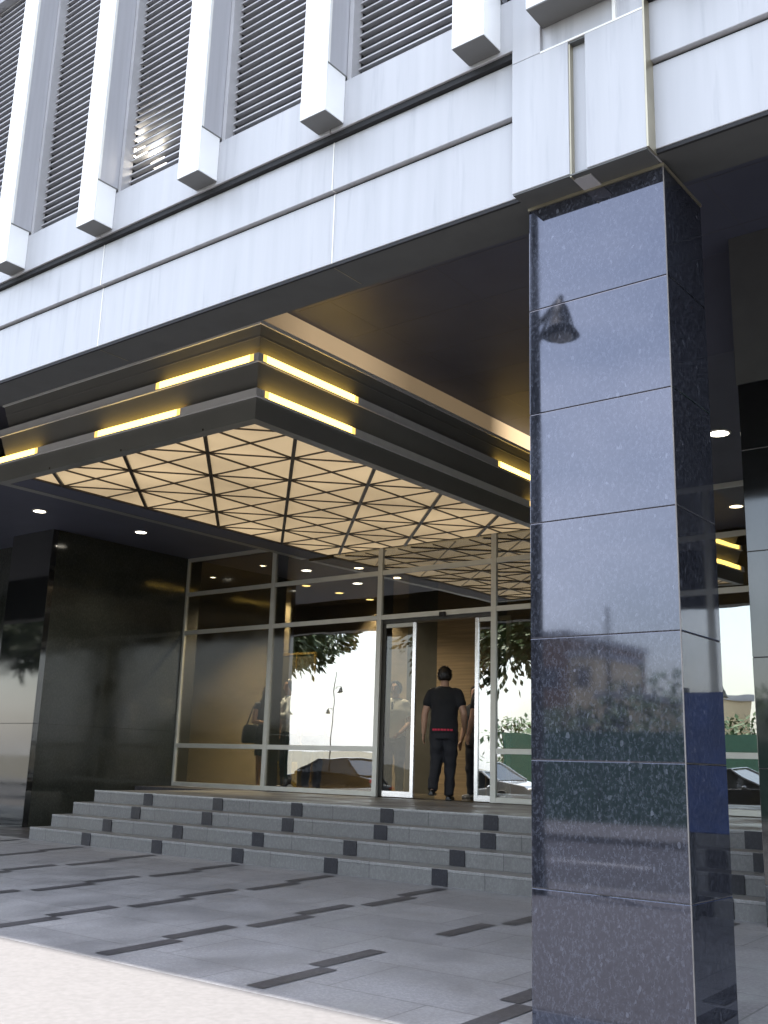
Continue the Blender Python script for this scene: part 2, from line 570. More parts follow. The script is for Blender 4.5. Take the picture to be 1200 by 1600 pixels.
g.face([(-1500, -1500, ZROAD - 0.12), (1500, -1500, ZROAD - 0.12), (1500, 1500, ZROAD - 0.12), (-1500, 1500, ZROAD - 0.12)])
structure(g, 'ground', M_earth)

# ------------------------------------------------------------------ entrance steps
XS0, XS1 = -12.05, 5.0
st = thing('entrance_steps', 'wide grey granite steps with small dark square inlays up to the glass entrance', 'steps', (-7.4, 8.12, 0))
offs = [0.0, -0.02, 0.115, -0.06]
for i in range(4):
    z0, z1 = 0.15 * i, 0.15 * (i + 1)
    y0 = TRD[i]
    y1 = TRD[i + 1] + 0.05 if i < 3 else 24.0
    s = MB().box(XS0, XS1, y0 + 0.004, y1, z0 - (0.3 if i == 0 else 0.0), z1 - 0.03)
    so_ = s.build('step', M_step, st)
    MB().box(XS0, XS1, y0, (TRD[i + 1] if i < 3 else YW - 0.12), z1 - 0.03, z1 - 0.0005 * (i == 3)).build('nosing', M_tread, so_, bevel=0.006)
    for k in range(-6, 12):
        cx = -5.68 + offs[i] + 1.298 * k
        if XS0 + 0.2 < cx < XS1 - 0.2:
            MB().box(cx - 0.085, cx + 0.085, y0 - 0.006, y0 + 0.02, z0 + 0.004, z1 - 0.004).build('inlay_tile', M_tile, so_)
MB().box(-13.98, XS0 - 0.001, 11.3, 24.0, 0.0, ZL - 0.001).build('landing_return', M_inlay, st)
structure(MB().box(-40, XS0 - 0.001, 8.141, 9.9, -0.1, -0.003), 'side_floor', M_inlay)
# pale arris on the top edge
MB().box(XS0, XS1, TRD[3] - 0.004, TRD[3] + 0.018, ZL - 0.012, ZL + 0.003).build('pale_edge', M_nose, st)

# ------------------------------------------------------------------ stone columns and walls
JH, J3 = 0.590, 1.089
def stone_shaft(parent, x0, x1, y0, y1, zb, zt, mat, jh=JH, j3=J3, edge=True):
    MB().box(x0 + 0.006, x1 - 0.006, y0 + 0.006, y1 - 0.006, zb, zt - 0.02).build('core', M_bead, parent)
    z = j3
    while z - jh > zb: z -= jh
    cuts = [zb] + [z + jh * i for i in range(20) if zb + 0.05 < z + jh * i < zt - 0.1] + [zt]
    for a, b in zip(cuts[:-1], cuts[1:]):
        MB().box(x0, x1, y0, y1, a + 0.001, b - 0.001).build('stone_block', mat, parent, bevel=0.004)

ZC0 = 5.418
CX0, CX1, CY0, CY1 = -2.651, -1.865, 4.550, 5.043
ZS = 4.086
c1 = thing('granite_column', 'big polished dark blue granite column standing in front at right', 'column', ((CX0 + CX1) / 2, (CY0 + CY1) / 2, gz(4.4)), 'polished granite columns')
stone_shaft(c1, CX0, CX1, CY0, CY1, gz(CY0) - 0.03, ZS - 0.035, M_col)
MB().box(CX0 - 0.004, CX1 + 0.004, CY0 - 0.004, CY1 + 0.004, ZS - 0.035, ZS - 0.018).build('bronze_collar', M_gold, c1)
MB().box(CX1 - 0.004, CX1 + 0.001, CY0 - 0.001, CY0 + 0.004, gz(CY0), ZS - 0.037).build('corner_bead', M_bead, c1)

c2 = thing('granite_column', 'narrow dark granite column at the right picture edge behind the big one', 'column', (-2.2, 8.4, 0), 'polished granite columns')
MB().box(-2.72, -1.59, 7.96, 9.01, 4.12, ZC0).build('column_head', M_soffit, c2)
stone_shaft(c2, -2.71, -1.6, 7.97, 9.0, -0.02, 4.12, M_pier, jh=0.82, j3=1.1)
sg = thing('notice_board', 'blue notice board on two posts beside the right column, mirrored in the big column', 'sign', (-0.75, 7.9, 0))
MB().box(-1.05, -0.45, 7.88, 7.91, 0.62, 1.66).build('blue_panel', M_blue, sg, bevel=0.006)
for xx in (-1.0, -0.5):
    MB().box(xx - 0.02, xx + 0.02, 7.912, 7.95, gz(7.93), 1.70).build('post', M_post, sg, bevel=0.004)
wl = thing('granite_wall', 'dark polished stone wall at the left beside the steps and glass', 'wall', (-14.5, 10.6, -0.05))
for a, b in ((-0.1, 1.5), (1.5, 4.5)):
    MB().box(-14.6, -14.0, 9.40, YW + 0.3, a + 0.001, b - 0.001).build('side_slab', M_wallg, wl)
    MB().box(-15.10, -14.0, 9.30, 9.40, a + 0.001, b - 0.001).build('front_slab', M_pier, wl, bevel=0.003)
MB().box(-40.0, -15.1, 9.8, 9.9, -0.05, 4.5).build('recessed_face', M_wallg, wl)

# ------------------------------------------------------------------ office building: facade, soffit, ceiling
bd = thing('office_building', 'white panelled office block with tall fins and louvred bays over a dark porch', 'building', (-5, 4.2, 3.9))
YP, YF1, YF2, YPIL = 4.395, 4.470, 4.441, 4.381
ZG, ZT, ZP, ZSILL, ZLT = 4.589, 4.948, 4.992, 5.332, 8.134
YSB = 4.767                      # back edge of the soffit strip
XB0, XB1 = -27.830, 10.019
seams = [-27.830 + 2.380 * i for i in range(10)] + [-4.030, -2.649]
pieces = [(a, b) for a, b in zip(seams[:-1], seams[1:])] + [(-1.882 + 2.380 * i, -1.882 + 2.380 * (i + 1)) for i in range(5)]
for a, b in pieces:
    gp = 0.004
    MB().box(a + gp, b - gp, YF1, YF1 + 0.3, ZS + 0.02, ZG).build('fascia_panel', M_panel, bd, bevel=0.004)
    MB().box(a + gp, b - gp, YF2, YF2 + 0.3, ZG + 0.016, ZT).build('fascia_panel', M_panel, bd, bevel=0.004)
    if b < -2.7:
        MB().box(b - gp, b + gp, YF1 - 0.002, YF1 + 0.05, ZS + 0.02, ZG).build('panel_joint', M_trim, bd)
        MB().box(b - gp, b + gp, YF2 - 0.002, YF2 + 0.05, ZG + 0.016, ZT).build('panel_joint', M_trim, bd)
    MB().box(a + gp, b - gp, YP, YP + 0.07, ZP, ZSILL).build('sill_panel', M_panel, bd, bevel=0.004)
for a, b in ((XB0, -2.649), (-1.882, XB1)):
    MB().box(a, b, YP + 0.015, YP + 0.3, ZT + 0.003, ZP - 0.002).build('shadow_groove', M_black, bd)  # painted black: stands in for the shade under the sill panel
    MB().box(a, b, YF1 + 0.012, YF1 + 0.2, ZG + 0.001, ZG + 0.015).build('gap_shade', M_black, bd)  # black strip paints the shade in the gap between fascia rows
    MB().box(a, b, YF1 + 0.018, YSB, ZS, ZS + 0.018).build('soffit_strip', M_soffit, bd)
    MB().box(a, b, YF1 + 0.003, YF1 + 0.02, ZS - 0.004, ZS + 0.016).build('drip_edge', M_black, bd)
for xs in (-8.790, -6.410, -4.030):
    MB().box(xs - 0.003, xs + 0.003, YF1 + 0.021, YSB, ZS - 0.002, ZS + 0.004).build('soffit_joint', M_gold, bd)
ZC = 5.42
MB().box(XB0, XB1, YSB, YSB + 0.05, ZS + 0.001, ZC).build('soffit_return', M_soffit, bd)
MB().box(-32, 14, YSB, YW + 0.3, ZC, ZC + 0.06).build('porch_ceiling', M_ceil, bd)
jm = MB()
for k in range(8):
    yy = 6.98 + 0.80 * k
    jm.box(-6.7, 10, yy - 0.004, yy + 0.004, ZC - 0.002, ZC + 0.01)
for k in range(10):
    jm.box(-6.3 + 1.25 * k - 0.003, -6.3 + 1.25 * k + 0.003, YSB + 0.06, YW, ZC - 0.001, ZC + 0.01)
jm.build('ceiling_joint', pm('ceiling_joint', (0.085, 0.085, 0.095), 0.4), bd)
# lower ceilings on both sides of the lit canopy
MB().box(-32, -11.22, 6.75, YW + 0.2, 4.5, 4.56).build('low_ceiling', M_ceil, bd)
lc = MB().box(-4.55, 14, 8.790, YW + 0.2, 4.5, 4.56)
lc.box(-4.55, 14, 8.16, 8.790, 4.5, ZC)
lc.box(-4.59, -4.55, 8.16, YW - 0.08, 4.5, ZC)
lc.build('low_ceiling', M_ceil, bd)
MB().box(-14.5, 14, YW - 0.06, YW + 0.3, 4.56, ZC).build('header_wall', M_soffit, bd)
# upper storeys: louvred bays and fins
fins = [-2.849 - 1.174 * i for i in range(12)]
HW = 0.107                       # half a fin
for fx in fins + [-1.646 + 1.174 * k for k in range(8)]:
    f = MB().box(fx - HW, fx + HW, 4.213, 4.224, 5.020, 8.682)
    fo = f.build('fin', M_finw, bd, bevel=0.003)
    MB().box(fx - HW + 0.005, fx + HW - 0.005, 4.224, YP + 0.08, 5.371, 8.682).build('fin_side', M_fing, fo)
    for sx in (-1, 1):
        MB().box(fx + sx * (HW - 0.005), fx + sx * HW, 4.224, 4.240, 5.375, 8.682).build('fin_edge', M_trim, fo)
        MB().box(fx + sx * (HW - 0.005), fx + sx * (HW + 0.002), 4.220, YP + 0.015, 5.360, 5.371).build('fin_seam', M_capped, fo)
    MB().box(fx - HW, fx + HW, 4.224, YP - 0.002, 5.023, 5.360).build('fin_cap', M_finw, fo)
    MB().box(fx - HW + 0.001, fx + HW - 0.001, 4.215, YP - 0.002, 5.016, 5.019).build('fin_base', M_capped, fo)
bays = [(fins[i + 1] + HW, fins[i] - HW) for i in range(len(fins) - 1)]
bays += [(-1.646 + HW + 1.174 * k, -1.646 - HW + 1.174 * (k + 1)) for k in range(7)]
for a, b in bays:
    fr = MB().box(a, a + 0.036, YP + 0.015, YP + 0.105, ZSILL + 0.003, 8.249)
    fr.box(b - 0.036, b, YP + 0.015, YP + 0.105, ZSILL + 0.003, 8.249)
    lo = MB()
    z = ZSILL + 0.046
    while z < ZLT:
        y0, y1 = YP + 0.08, YP + 0.133
        lo.loft([[(q, y0, z), (q, y1, z + 0.010), (q, y1, z + 0.015), (q, y0, z + 0.0115)] for q in (a + 0.039, b - 0.039)])
        z += 0.0635
    l_ = lo.build('louvre', M_slat, bd)
    fixnormals(l_)
    fr.build('louvre_frame', M_slat, l_)
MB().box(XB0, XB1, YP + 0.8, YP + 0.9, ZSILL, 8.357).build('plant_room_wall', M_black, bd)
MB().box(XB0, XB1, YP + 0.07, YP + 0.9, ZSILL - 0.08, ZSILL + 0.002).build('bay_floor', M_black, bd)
MB().box(XB0, XB1, YP, YP + 0.3, ZLT, 8.790).build('spandrel', M_panel, bd)
for bx, bz in ((-6.284, 5.808), (-6.027, 5.614)):
    lb = thing('plant_lamp', 'small glowing lamp behind the louvres, ' + ('upper' if bx < -6.170 else 'lower') + ' of the pair', 'lamp', (bx, YP + 0.21, bz), 'lamps behind the louvres')
    MB().ell((bx, YP + 0.20, bz), (0.075, 0.05, 0.05)).build('bulb', M_lamp, lb, smooth=True)
    MB().tube([(bx, YP + 0.2, bz + 0.027), (bx, YP + 0.8, bz + 0.05)], 0.008).build('lamp_arm', M_post, lb)
# pilaster above the big column
pl = MB().box(-2.657, -2.309, YPIL, YF1 + 0.2, 4.077, 4.885).build('pilaster', M_panel, bd, bevel=0.003)
MB().box(-2.208, -1.877, YPIL, YF1 + 0.2, 4.077, 4.885).build('pilaster_slab', M_panel, pl, bevel=0.003)
MB().box(-2.309, -2.208, YPIL + 0.045, YF1 + 0.2, 4.062, 4.866).build('pilaster_groove', M_panel, pl)
MB().box(-2.309, -2.300, YPIL + 0.008, YPIL + 0.045, 4.062, 4.866).build('groove_lip', M_gold, pl)
MB().box(-2.309, -2.208, YPIL + 0.006, YF1 + 0.2, 4.867, 4.885).build('groove_top', M_soffit, pl)
MB().box(-2.653, -1.881, YPIL + 0.006, CY0 + 0.02, 4.068, 4.077).build('pilaster_underside', M_soffit, pl)
MB().box(-2.477, -1.877, YPIL + 0.023, YP + 0.13, 4.888, 8.682).build('pilaster_back', M_panel, pl)
MB().box(-2.657, -2.479, YPIL + 0.001, YP + 0.13, 4.888, 8.682).build('pilaster_edge', M_panel, pl, bevel=0.002)
MB().box(-2.477, -1.877, YPIL - 0.002, YPIL + 0.02, 4.879, 4.890).build('ledge_trim', M_trim, pl)
MB().box(-1.877, -1.867, YPIL - 0.001, YF1 + 0.015, 4.077, 5.240).build('side_trim', M_gold, pl)
fb = MB().box(-2.473, -2.030, 4.219, YPIL + 0.02, 5.056, 8.682).build('centre_fin', M_finw, pl, bevel=0.003)
MB().box(-2.472, -2.031, 4.221, YPIL + 0.02, 5.049, 5.055).build('fin_base', M_capped, fb)
MB().box(-2.048, -2.030, YPIL + 0.005, YPIL + 0.03, 4.893, 5.047).build('side_trim', M_trim, pl)
# storeys above the picture: they throw the porch into shade
MB().box(-60, 40, 4.214, 30, 8.703, 15.0).build('upper_storeys', M_mass, bd)
MB().box(-60, 40, YW + 0.35, 30, 4.6, 8.682).build('rear_mass', M_mass, bd)
MB().box(-60, XB0, 4.4, YW + 0.3, 4.1, 8.682).build('side_mass', M_mass, bd)
MB().box(XB1, 40, 4.4, YW + 0.3, 4.1, 8.682).build('side_mass', M_mass, bd)
MB().box(XB0, XB1, YP + 0.95, YW + 0.3, ZC + 0.08, 8.682).build('core_mass', M_mass, bd)

# ------------------------------------------------------------------ lit canopy
cp = thing('entrance_canopy', 'stepped bronze entrance canopy with warm light strips and glowing patterned ceiling', 'canopy', (-8.9, 9.3, 4.2))
PX0, PX1, PY0, PY1 = -10.66, -6.82, 6.51, YW - 0.08
CXL, CXR, CYF = -11.2, -6.815, 6.572
# each tier: mitred band round three sides; ob / ot = outset at its bottom and top
def tier(name, z0, z1, ob, ot, mat, th=0.12):
    YE = YW - 0.09
    def path(o): return [(CXL - o, YE), (CXL - o, CYF - o), (CXR + o, CYF - o), (CXR + o, YE)]
    rings = []
    for (a, b, c, d) in zip(path(ob), path(ot), path(min(ob, ot) - th), path(min(ob, ot) - th)):
        rings.append([(*a, z0), (*b, z1), (*d, z1), (*c, z0)])
    o = MB().loft(rings).build(name, mat, cp)
    fixnormals(o)
    return o
tier('fascia', 4.20, 4.418, 0.0, 0.0, M_bronze)
tier('shelf', 4.4185, 4.432, 0.024, 0.024, M_unlit)
tier('fascia', 4.4325, 4.774, -0.085, 0.0, M_bronze)
tier('shelf', 4.775, 4.789, 0.022, 0.022, M_unlit)
tier('fascia', 4.7895, 5.164, -0.085, 0.0, M_bronze)
tier('shelf', 5.165, 5.204, 0.018, 0.018, M_unlit)
tier('cove', 5.205, ZC, -0.004, -0.004, M_cove)
# light strips standing on the shelves, some lengths glowing
def strips(z0, z1, o, lit_front, lit_right, lit_left):
    def seg(runs, lo, hi):
        pts = sorted([lo, hi] + [p for r in runs for p in r if lo < p < hi])
        for a, b in zip(pts[:-1], pts[1:]):
            l = any(r[0] <= (a + b) / 2 <= r[1] for r in runs)
            if l:
                yield a, a + 0.05, 2
                yield a + 0.05, b - 0.05, 1
                yield b - 0.05, b, 2
            else:
                yield a, b, 0
    for a, b, l in seg(lit_front, CXL - o, CXR + o):
        MB().box(a + 0.002, b - 0.002, CYF - o, CYF - o + 0.06, z0, z1).build('light_strip' if l else 'dim_strip', (M_unlit, M_lit, M_litend)[l], cp)
    for a, b, l in seg(lit_right, CYF - o + 0.061, YW - 0.09):
        MB().box(CXR + o - 0.06, CXR + o, a + 0.002, b - 0.002, z0, z1).build('light_strip' if l else 'dim_strip', (M_unlit, M_lit, M_litend)[l], cp)
    for a, b, l in seg(lit_left, CYF - o + 0.061, YW - 0.09):
        MB().box(CXL - o, CXL - o + 0.06, a + 0.002, b - 0.002, z0, z1).build('light_strip' if l else 'dim_strip', (M_unlit, M_lit, M_litend)[l], cp)
strips(4.4325, 4.505, 0.018, [(-9.29, -7.89), (-12, -10.36)], [(6.67, 8.03), (11.66, 12.1)], [(7.0, 8.4), (9.4, 10.8)])
strips(4.7895, 4.866, 0.016, [(-8.31, -6.87)], [(6.62, 8.06), (10.88, 12.0)], [(8.2, 9.6), (10.2, 11.6)])
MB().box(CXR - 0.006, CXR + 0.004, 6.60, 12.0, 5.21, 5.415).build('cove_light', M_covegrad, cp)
MB().box(CXL + 0.02, CXR - 0.02, CYF + 0.02, YW - 0.1, 5.05, 5.10).build('canopy_lid', M_bronze, cp)
MB().box(CXL + 0.005, PX0 - 0.02, CYF + 0.14, YW - 0.085, 4.204, 4.26).build('border_panel', M_ceil, cp)
MB().box(PX0, PX1 - 0.005, CYF + 0.003, PY1, 4.228, 4.25).build('light_ceiling', M_diff, cp)
# union-jack lattice of bronze bars under the diffuser
la = MB()
U = 0.64
ZB0, ZB1 = 4.206, 4.2275
def clip(p, q):
    (x0, y0), (x1, y1) = p, q
    t0, t1 = 0.0, 1.0
    for d, a, lo, hi in ((x1 - x0, x0, PX0, PX1 - 0.01), (y1 - y0, y0, CYF + 0.004, PY1)):
        if abs(d) < 1e-9:
            if a < lo or a > hi: return None
            continue
        ta, tb = (lo - a) / d, (hi - a) / d
        if ta > tb: ta, tb = tb, ta
        t0, t1 = max(t0, ta), min(t1, tb)
    if t1 - t0 < 1e-3: return None
    return (x0 + (x1 - x0) * t0, y0 + (y1 - y0) * t0), (x0 + (x1 - x0) * t1, y0 + (y1 - y0) * t1)
def bar(p, q, wd, dz):
    c = clip(p, q)
    if not c: return
    (x0, y0), (x1, y1) = c
    d = Vector((x1 - x0, y1 - y0, 0)).normalized()
    n_ = Vector((-d.y, d.x, 0)) * wd / 2
    a, b = Vector((x0, y0, 0)), Vector((x1, y1, 0))
    zz = Vector((0, 0, 1))
    la.loft([[a + n_ + zz * (ZB0 + dz), a - n_ + zz * (ZB0 + dz), a - n_ + zz * ZB1, a + n_ + zz * ZB1],
             [b + n_ + zz * (ZB0 + dz), b - n_ + zz * (ZB0 + dz), b - n_ + zz * ZB1, b + n_ + zz * ZB1]])
for i in range(0, 7):
    bar((PX1 - U * i, 6), (PX1 - U * i, 13), 0.012, 0.004)
for j in range(0, 10):
    bar((-12, PY0 + U * j), (-5, PY0 + U * j), 0.011, 0.005)
for k in range(-9, 10, 2):
    # i - j = k (heavy) and i + j = k (light)
    bar((PX1 + U * 2, PY0 + U * (-2 - k)), (PX1 - U * 9, PY0 + U * (9 - k)), 0.040, 0.0)
for k in range(-1, 18, 2):
    bar((PX1 + U * 2, PY0 + U * (k + 2)), (PX1 - U * 9, PY0 + U * (k - 9)), 0.011, 0.006)
lo_ = la.build('lattice', M_latt, cp)
fixnormals(lo_)

# ------------------------------------------------------------------ glass entrance
gl = thing('glass_entrance', 'tinted glass entrance wall in pale aluminium frames at the top of the steps', 'glass wall', (-8, YW, ZL))
TILT, PYAW = -0.008, -0.058
XM = [-14.0, -11.87, -9.635, -7.625, -5.6, -3.45, -1.3, 0.85, 3.0, 5.0]
ZTR = [1.268, 3.18, 3.855, 4.47]
for i, xm in enumerate(XM):
    h_ = 0.042
    mo = MB().box(xm - h_, xm + h_, YW - 0.03, YW + 0.02, ZL + 0.002, 4.5).build('mullion', M_alu, gl, bevel=0.004)
    MB().box(xm - h_ + 0.004, xm + h_ - 0.004, YW + 0.021, YW + 0.26, ZL + 0.002, 4.49).build('mullion_fin', M_aludark, mo)
for i in range(len(XM) - 1):
    a, b = XM[i] + 0.042, XM[i + 1] - 0.042
    door = (i == 2)
    for k, z in enumerate(ZTR):
        if door and k == 0: continue
        hh = 0.036
        t_ = MB().box(a, b, YW - 0.024, YW + 0.018, z - hh, z + hh if k < 3 else 4.5)
        t_.build('transom', M_alu, gl, bevel=0.003)
    if not door:
        MB().box(a, b, YW - 0.026, YW + 0.018, ZL + 0.004, ZL + 0.075).build('sill_rail', M_alu, gl, bevel=0.004)
    zs_ = [ZL + 0.075] + ZTR
    for k in range(4):
        z0 = zs_[k] + (0.036 if k else 0)
        z1 = zs_[k + 1] - 0.036
        if door and k < 2: continue
        lean = TILT * (z1 - z0) / 2
        yw_ = (PYAW if i == 4 and k == 2 else 0.0) * (b - a) / 2
        p_ = MB()
        cs = [(a, -yw_), (b, yw_)]
        p_.loft([[(x_, YW + q_ * 0.006 + dx_ + lz_, z_) for (x_, dx_) in cs for q_ in ((-1, 1) if x_ == a else (1, -1))] for z_, lz_ in ((z0, -lean), (z1, lean))])
        p_.build('glass_pane', M_glass, gl)
MB().box(XM[2] + 0.042, XM[3] - 0.042, YW + 0.02, YW + 0.16, ZTR[1] - 0.09, ZTR[1] + 0.03).build('door_header', M_aludark, gl)
MB().box(-8.52, -8.42, YW - 0.06, YW - 0.025, ZTR[1] - 0.055, ZTR[1] + 0.01).build('door_sensor', M_black, gl, bevel=0.006)
def door(x0, x1, label, lead, pane):
    d = thing('sliding_door', label, 'door', ((x0 + x1) / 2, YW + 0.06, ZL), 'sliding entrance doors')
    y0, y1 = YW + 0.035, YW + 0.075
    z1 = ZTR[1] - 0.095
    MB().box(x0, x0 + 0.06, y0, y1, ZL + 0.008, z1).build('stile', M_steel if lead < 0 else M_aludark, d, bevel=0.004)
    MB().box(x1 - 0.06, x1, y0, y1, ZL + 0.008, z1).build('stile', M_steel if lead > 0 else M_alu, d, bevel=0.004)
    MB().box(x0 + 0.06, x1 - 0.06, y0 + 0.003, y1 - 0.003, ZL + 0.008, ZL + 0.09).build('bottom_rail', M_steel, d, bevel=0.003)
    MB().box(x0 + 0.06, x1 - 0.06, y0 + 0.003, y1 - 0.003, z1 - 0.06, z1).build('top_rail', M_alu, d, bevel=0.003)
    MB().box(x0 + 0.06, x1 - 0.06, YW + 0.05, YW + 0.06, ZL + 0.09, z1 - 0.06).build('glass_pane', pane, d)
door(-9.60, -8.985, 'left sliding glass door leaf with polished steel edge, standing open', 1, M_clear)
door(-7.965, -7.40, 'right sliding glass door leaf with polished steel edge, standing open', -1, M_glass)

# ------------------------------------------------------------------ lobby behind the glass
structure(MB().box(-24, 5, YW + 0.27, 22, ZL - 0.02, ZL + 0.002), 'lobby_floor', M_lobfloor)
structure(MB().box(-24, 5, YW + 0.3, 22, 4.5, 4.56), 'lobby_ceiling', M_lobceil)
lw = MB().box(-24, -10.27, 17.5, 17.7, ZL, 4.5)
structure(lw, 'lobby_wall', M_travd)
structure(MB().box(-24.0, -14.4, 15.0, 15.2, ZL, 4.5), 'lobby_wall', M_trav)
structure(MB().box(-10.27, -7.2, 14.5, 14.7, ZL, 4.5), 'lobby_wall', M_wood)
structure(MB().box(-7.2, 5, 14.5, 14.7, ZL, 4.5), 'lobby_wall', M_lobdark)
structure(MB().box(-10.9, -10.27, 14.5, 17.5, ZL, 4.5), 'lobby_wall', M_lobdark)
structure(MB().box(-24.2, -24, YW + 0.3, 22, ZL, 4.5), 'lobby_wall', M_trav)
gf = thing('brass_framed_screen', 'tall dark screen in a thin brass frame standing in the lobby', 'screen', (-13.0, 14.0, ZL))
fm = MB()
for a in (-13.40, -13.04, -12.60):
    fm.box(a - 0.012, a + 0.012, 13.99, 14.02, ZL + 0.01, 2.97)
fm.box(-13.412, -12.588, 13.985, 14.025, 2.95, 2.99)
fm.build('brass_frame', M_goldf, gf)
MB().box(-13.39, -12.61, 14.0, 14.012, ZL + 0.05, 2.94).build('dark_panel', M_lobdark, gf)
yb = tag(MB().box(-12.62, -12.30, 13.15, 13.35, ZL + 0.003, 1.05).build('yellow_box', M_yel, None, bevel=0.01), 'low yellow box on the lobby floor beside the standing man', 'box')

# ------------------------------------------------------------------ recessed lamps
def downlight(x, y, z, label, mat, group, power=0.0, r=0.085):
    d = thing('downlight', label, 'ceiling lamp', (x, y, z), group)
    n = 20
    def ring(rr, zz): return [(x + rr * math.cos(2 * math.pi * k / n), y + rr * math.sin(2 * math.pi * k / n), zz) for k in range(n)]
    MB().loft([ring(r + 0.025, z - 0.001), ring(r + 0.022, z - 0.012), ring(r, z - 0.012), ring(r, z - 0.001)], caps=False).build('trim_ring', M_lampring, d)
    MB().loft([ring(r, z - 0.010), ring(r * 0.6, z - 0.014)]).build('lamp_lens', mat, d)
    if power:
        ld = bpy.data.lights.new('downlight_lamp', 'SPOT')
        ld.energy = power
        ld.color = (1, 0.9, 0.72)
        ld.spot_size = R(110)
        ld.spot_blend = 0.6
        ld.shadow_soft_size = 0.06
        lo2 = bpy.data.objects.new('downlight_lamp', ld)
        col.objects.link(lo2)
        lo2.parent = d
        lo2.location = (0, 0, -0.04)
downlight(-13.12, 8.45, 4.5, 'lit downlight at the far left, above the polished column', M_lamp, 'porch downlights', 12)
downlight(-12.95, 10.17, 4.5, 'lit downlight over the left end of the landing', M_lamp, 'porch downlights', 12)
downlight(-3.69, 10.2, 4.5, 'large lit downlight just right of the big column', M_lamp, 'porch downlights', 12, r=0.1)
downlight(-3.69, 11.31, 4.5, 'unlit downlight at the right picture edge', M_unlit, 'porch downlights', 0)
desc = ['nearest of the white lobby lamps seen through the upper panes', 'second white lobby lamp, just right of the tall mullion', 'third white lobby lamp above the door', 'farthest white lobby lamp above the doorway']
for k, y in enumerate((14.24, 15.37, 16.5, 17.3)):
    downlight(-11.85, y, 4.5, desc[k], M_lamp, 'lobby downlights', 110)
desc = ['left of the yellow lobby lamps above the glass', 'middle yellow lobby lamp left of the mullion', 'right yellow lobby lamp above the door leaf']
for k, (x, y) in enumerate(((-14.0, 15.2), (-14.0, 16.22), (-13.97, 17.2))):
    downlight(x, y, 4.5, desc[k], M_lampy, 'lobby downlights', 70)
downlight(-4.62, 13.27, 4.5, 'white lobby lamp seen in the gap right of the big column', M_lamp, 'lobby downlights', 30)
downlight(-13.25, 13.2, 4.5, 'small lobby lamp high behind the left mullion', M_lamp, 'lobby downlights', 340, r=0.05)
downlight(-10.2, 12.75, 4.5, 'small added lobby lamp lighting the man behind the left door leaf', M_lamp, 'lobby downlights', 70, r=0.045)  # added lamp, no such fitting seen: brightens the man's shirt
downlight(-15.0, 13.6, 4.5, 'added lobby lamp brightening the far left end behind the glass', M_lamp, 'lobby downlights', 110, r=0.05)  # added unseen lamp to brighten the figures behind the left pane

# ------------------------------------------------------------------ people
def remesh(mb, name, mat, parent, voxel, smooth_it=4, folds=0.0):
    me = bpy.data.meshes.new('tmp')
    me.from_pydata([tuple(v) for v in mb.v], [], mb.f)
    bm = bmesh.new()
    bm.from_mesh(me)
    bmesh.ops.recalc_face_normals(bm, faces=bm.faces)
    bm.to_mesh(me)
    bm.free()
    o = bpy.data.objects.new('tmp', me)
    col.objects.link(o)
    md = o.modifiers.new('r', 'REMESH')
    md.mode = 'VOXEL'
    md.voxel_size = voxel
    s_ = o.modifiers.new('s', 'SMOOTH')
    s_.iterations = smooth_it
    s_.factor = 0.5
    dg = bpy.context.evaluated_depsgraph_get()
    dg.update()
    nm = bpy.data.meshes.new_from_object(o.evaluated_get(dg))
    nm.name = name
    bpy.data.objects.remove(o)
    if folds:
        ph = random.uniform(0, 6)
        nrm_ = [v.normal.copy() for v in nm.vertices]
        cos_ = [v.co.copy() for v in nm.vertices]
        new_ = []
        for (x_, y_, z_), nv in zip(cos_, nrm_):
            a = math.sin(31 * z_ + 9 * x_ + 5 * math.sin(11 * y_ + ph) + ph) + 0.7 * math.sin(19 * z_ - 23 * x_ + 14 * y_ + 2 * ph) + 0.5 * math.sin(47 * z_ + 17 * y_ + ph)
            new_ += [x_ + nv.x * folds * a, y_ + nv.y * folds * a, z_ + nv.z * folds * a]
        nm.vertices.foreach_set('co', new_)
        nm.update()
    nm.materials.clear()
    nm.materials.append(mat)
    nm.polygons.foreach_set('use_smooth', [True] * len(nm.polygons))
    q = bpy.data.objects.new(name, nm)
    col.objects.link(q)
    if parent is not None:
        q.parent = parent
    return q

def ellring(c, rx, ry, n=18, tilt=0.0):
    return [(c[0] + rx * math.cos(2 * math.pi * k / n), c[1] + ry * math.sin(2 * math.pi * k / n), c[2] + tilt * ry * math.sin(2 * math.pi * k / n)) for k in range(n)]

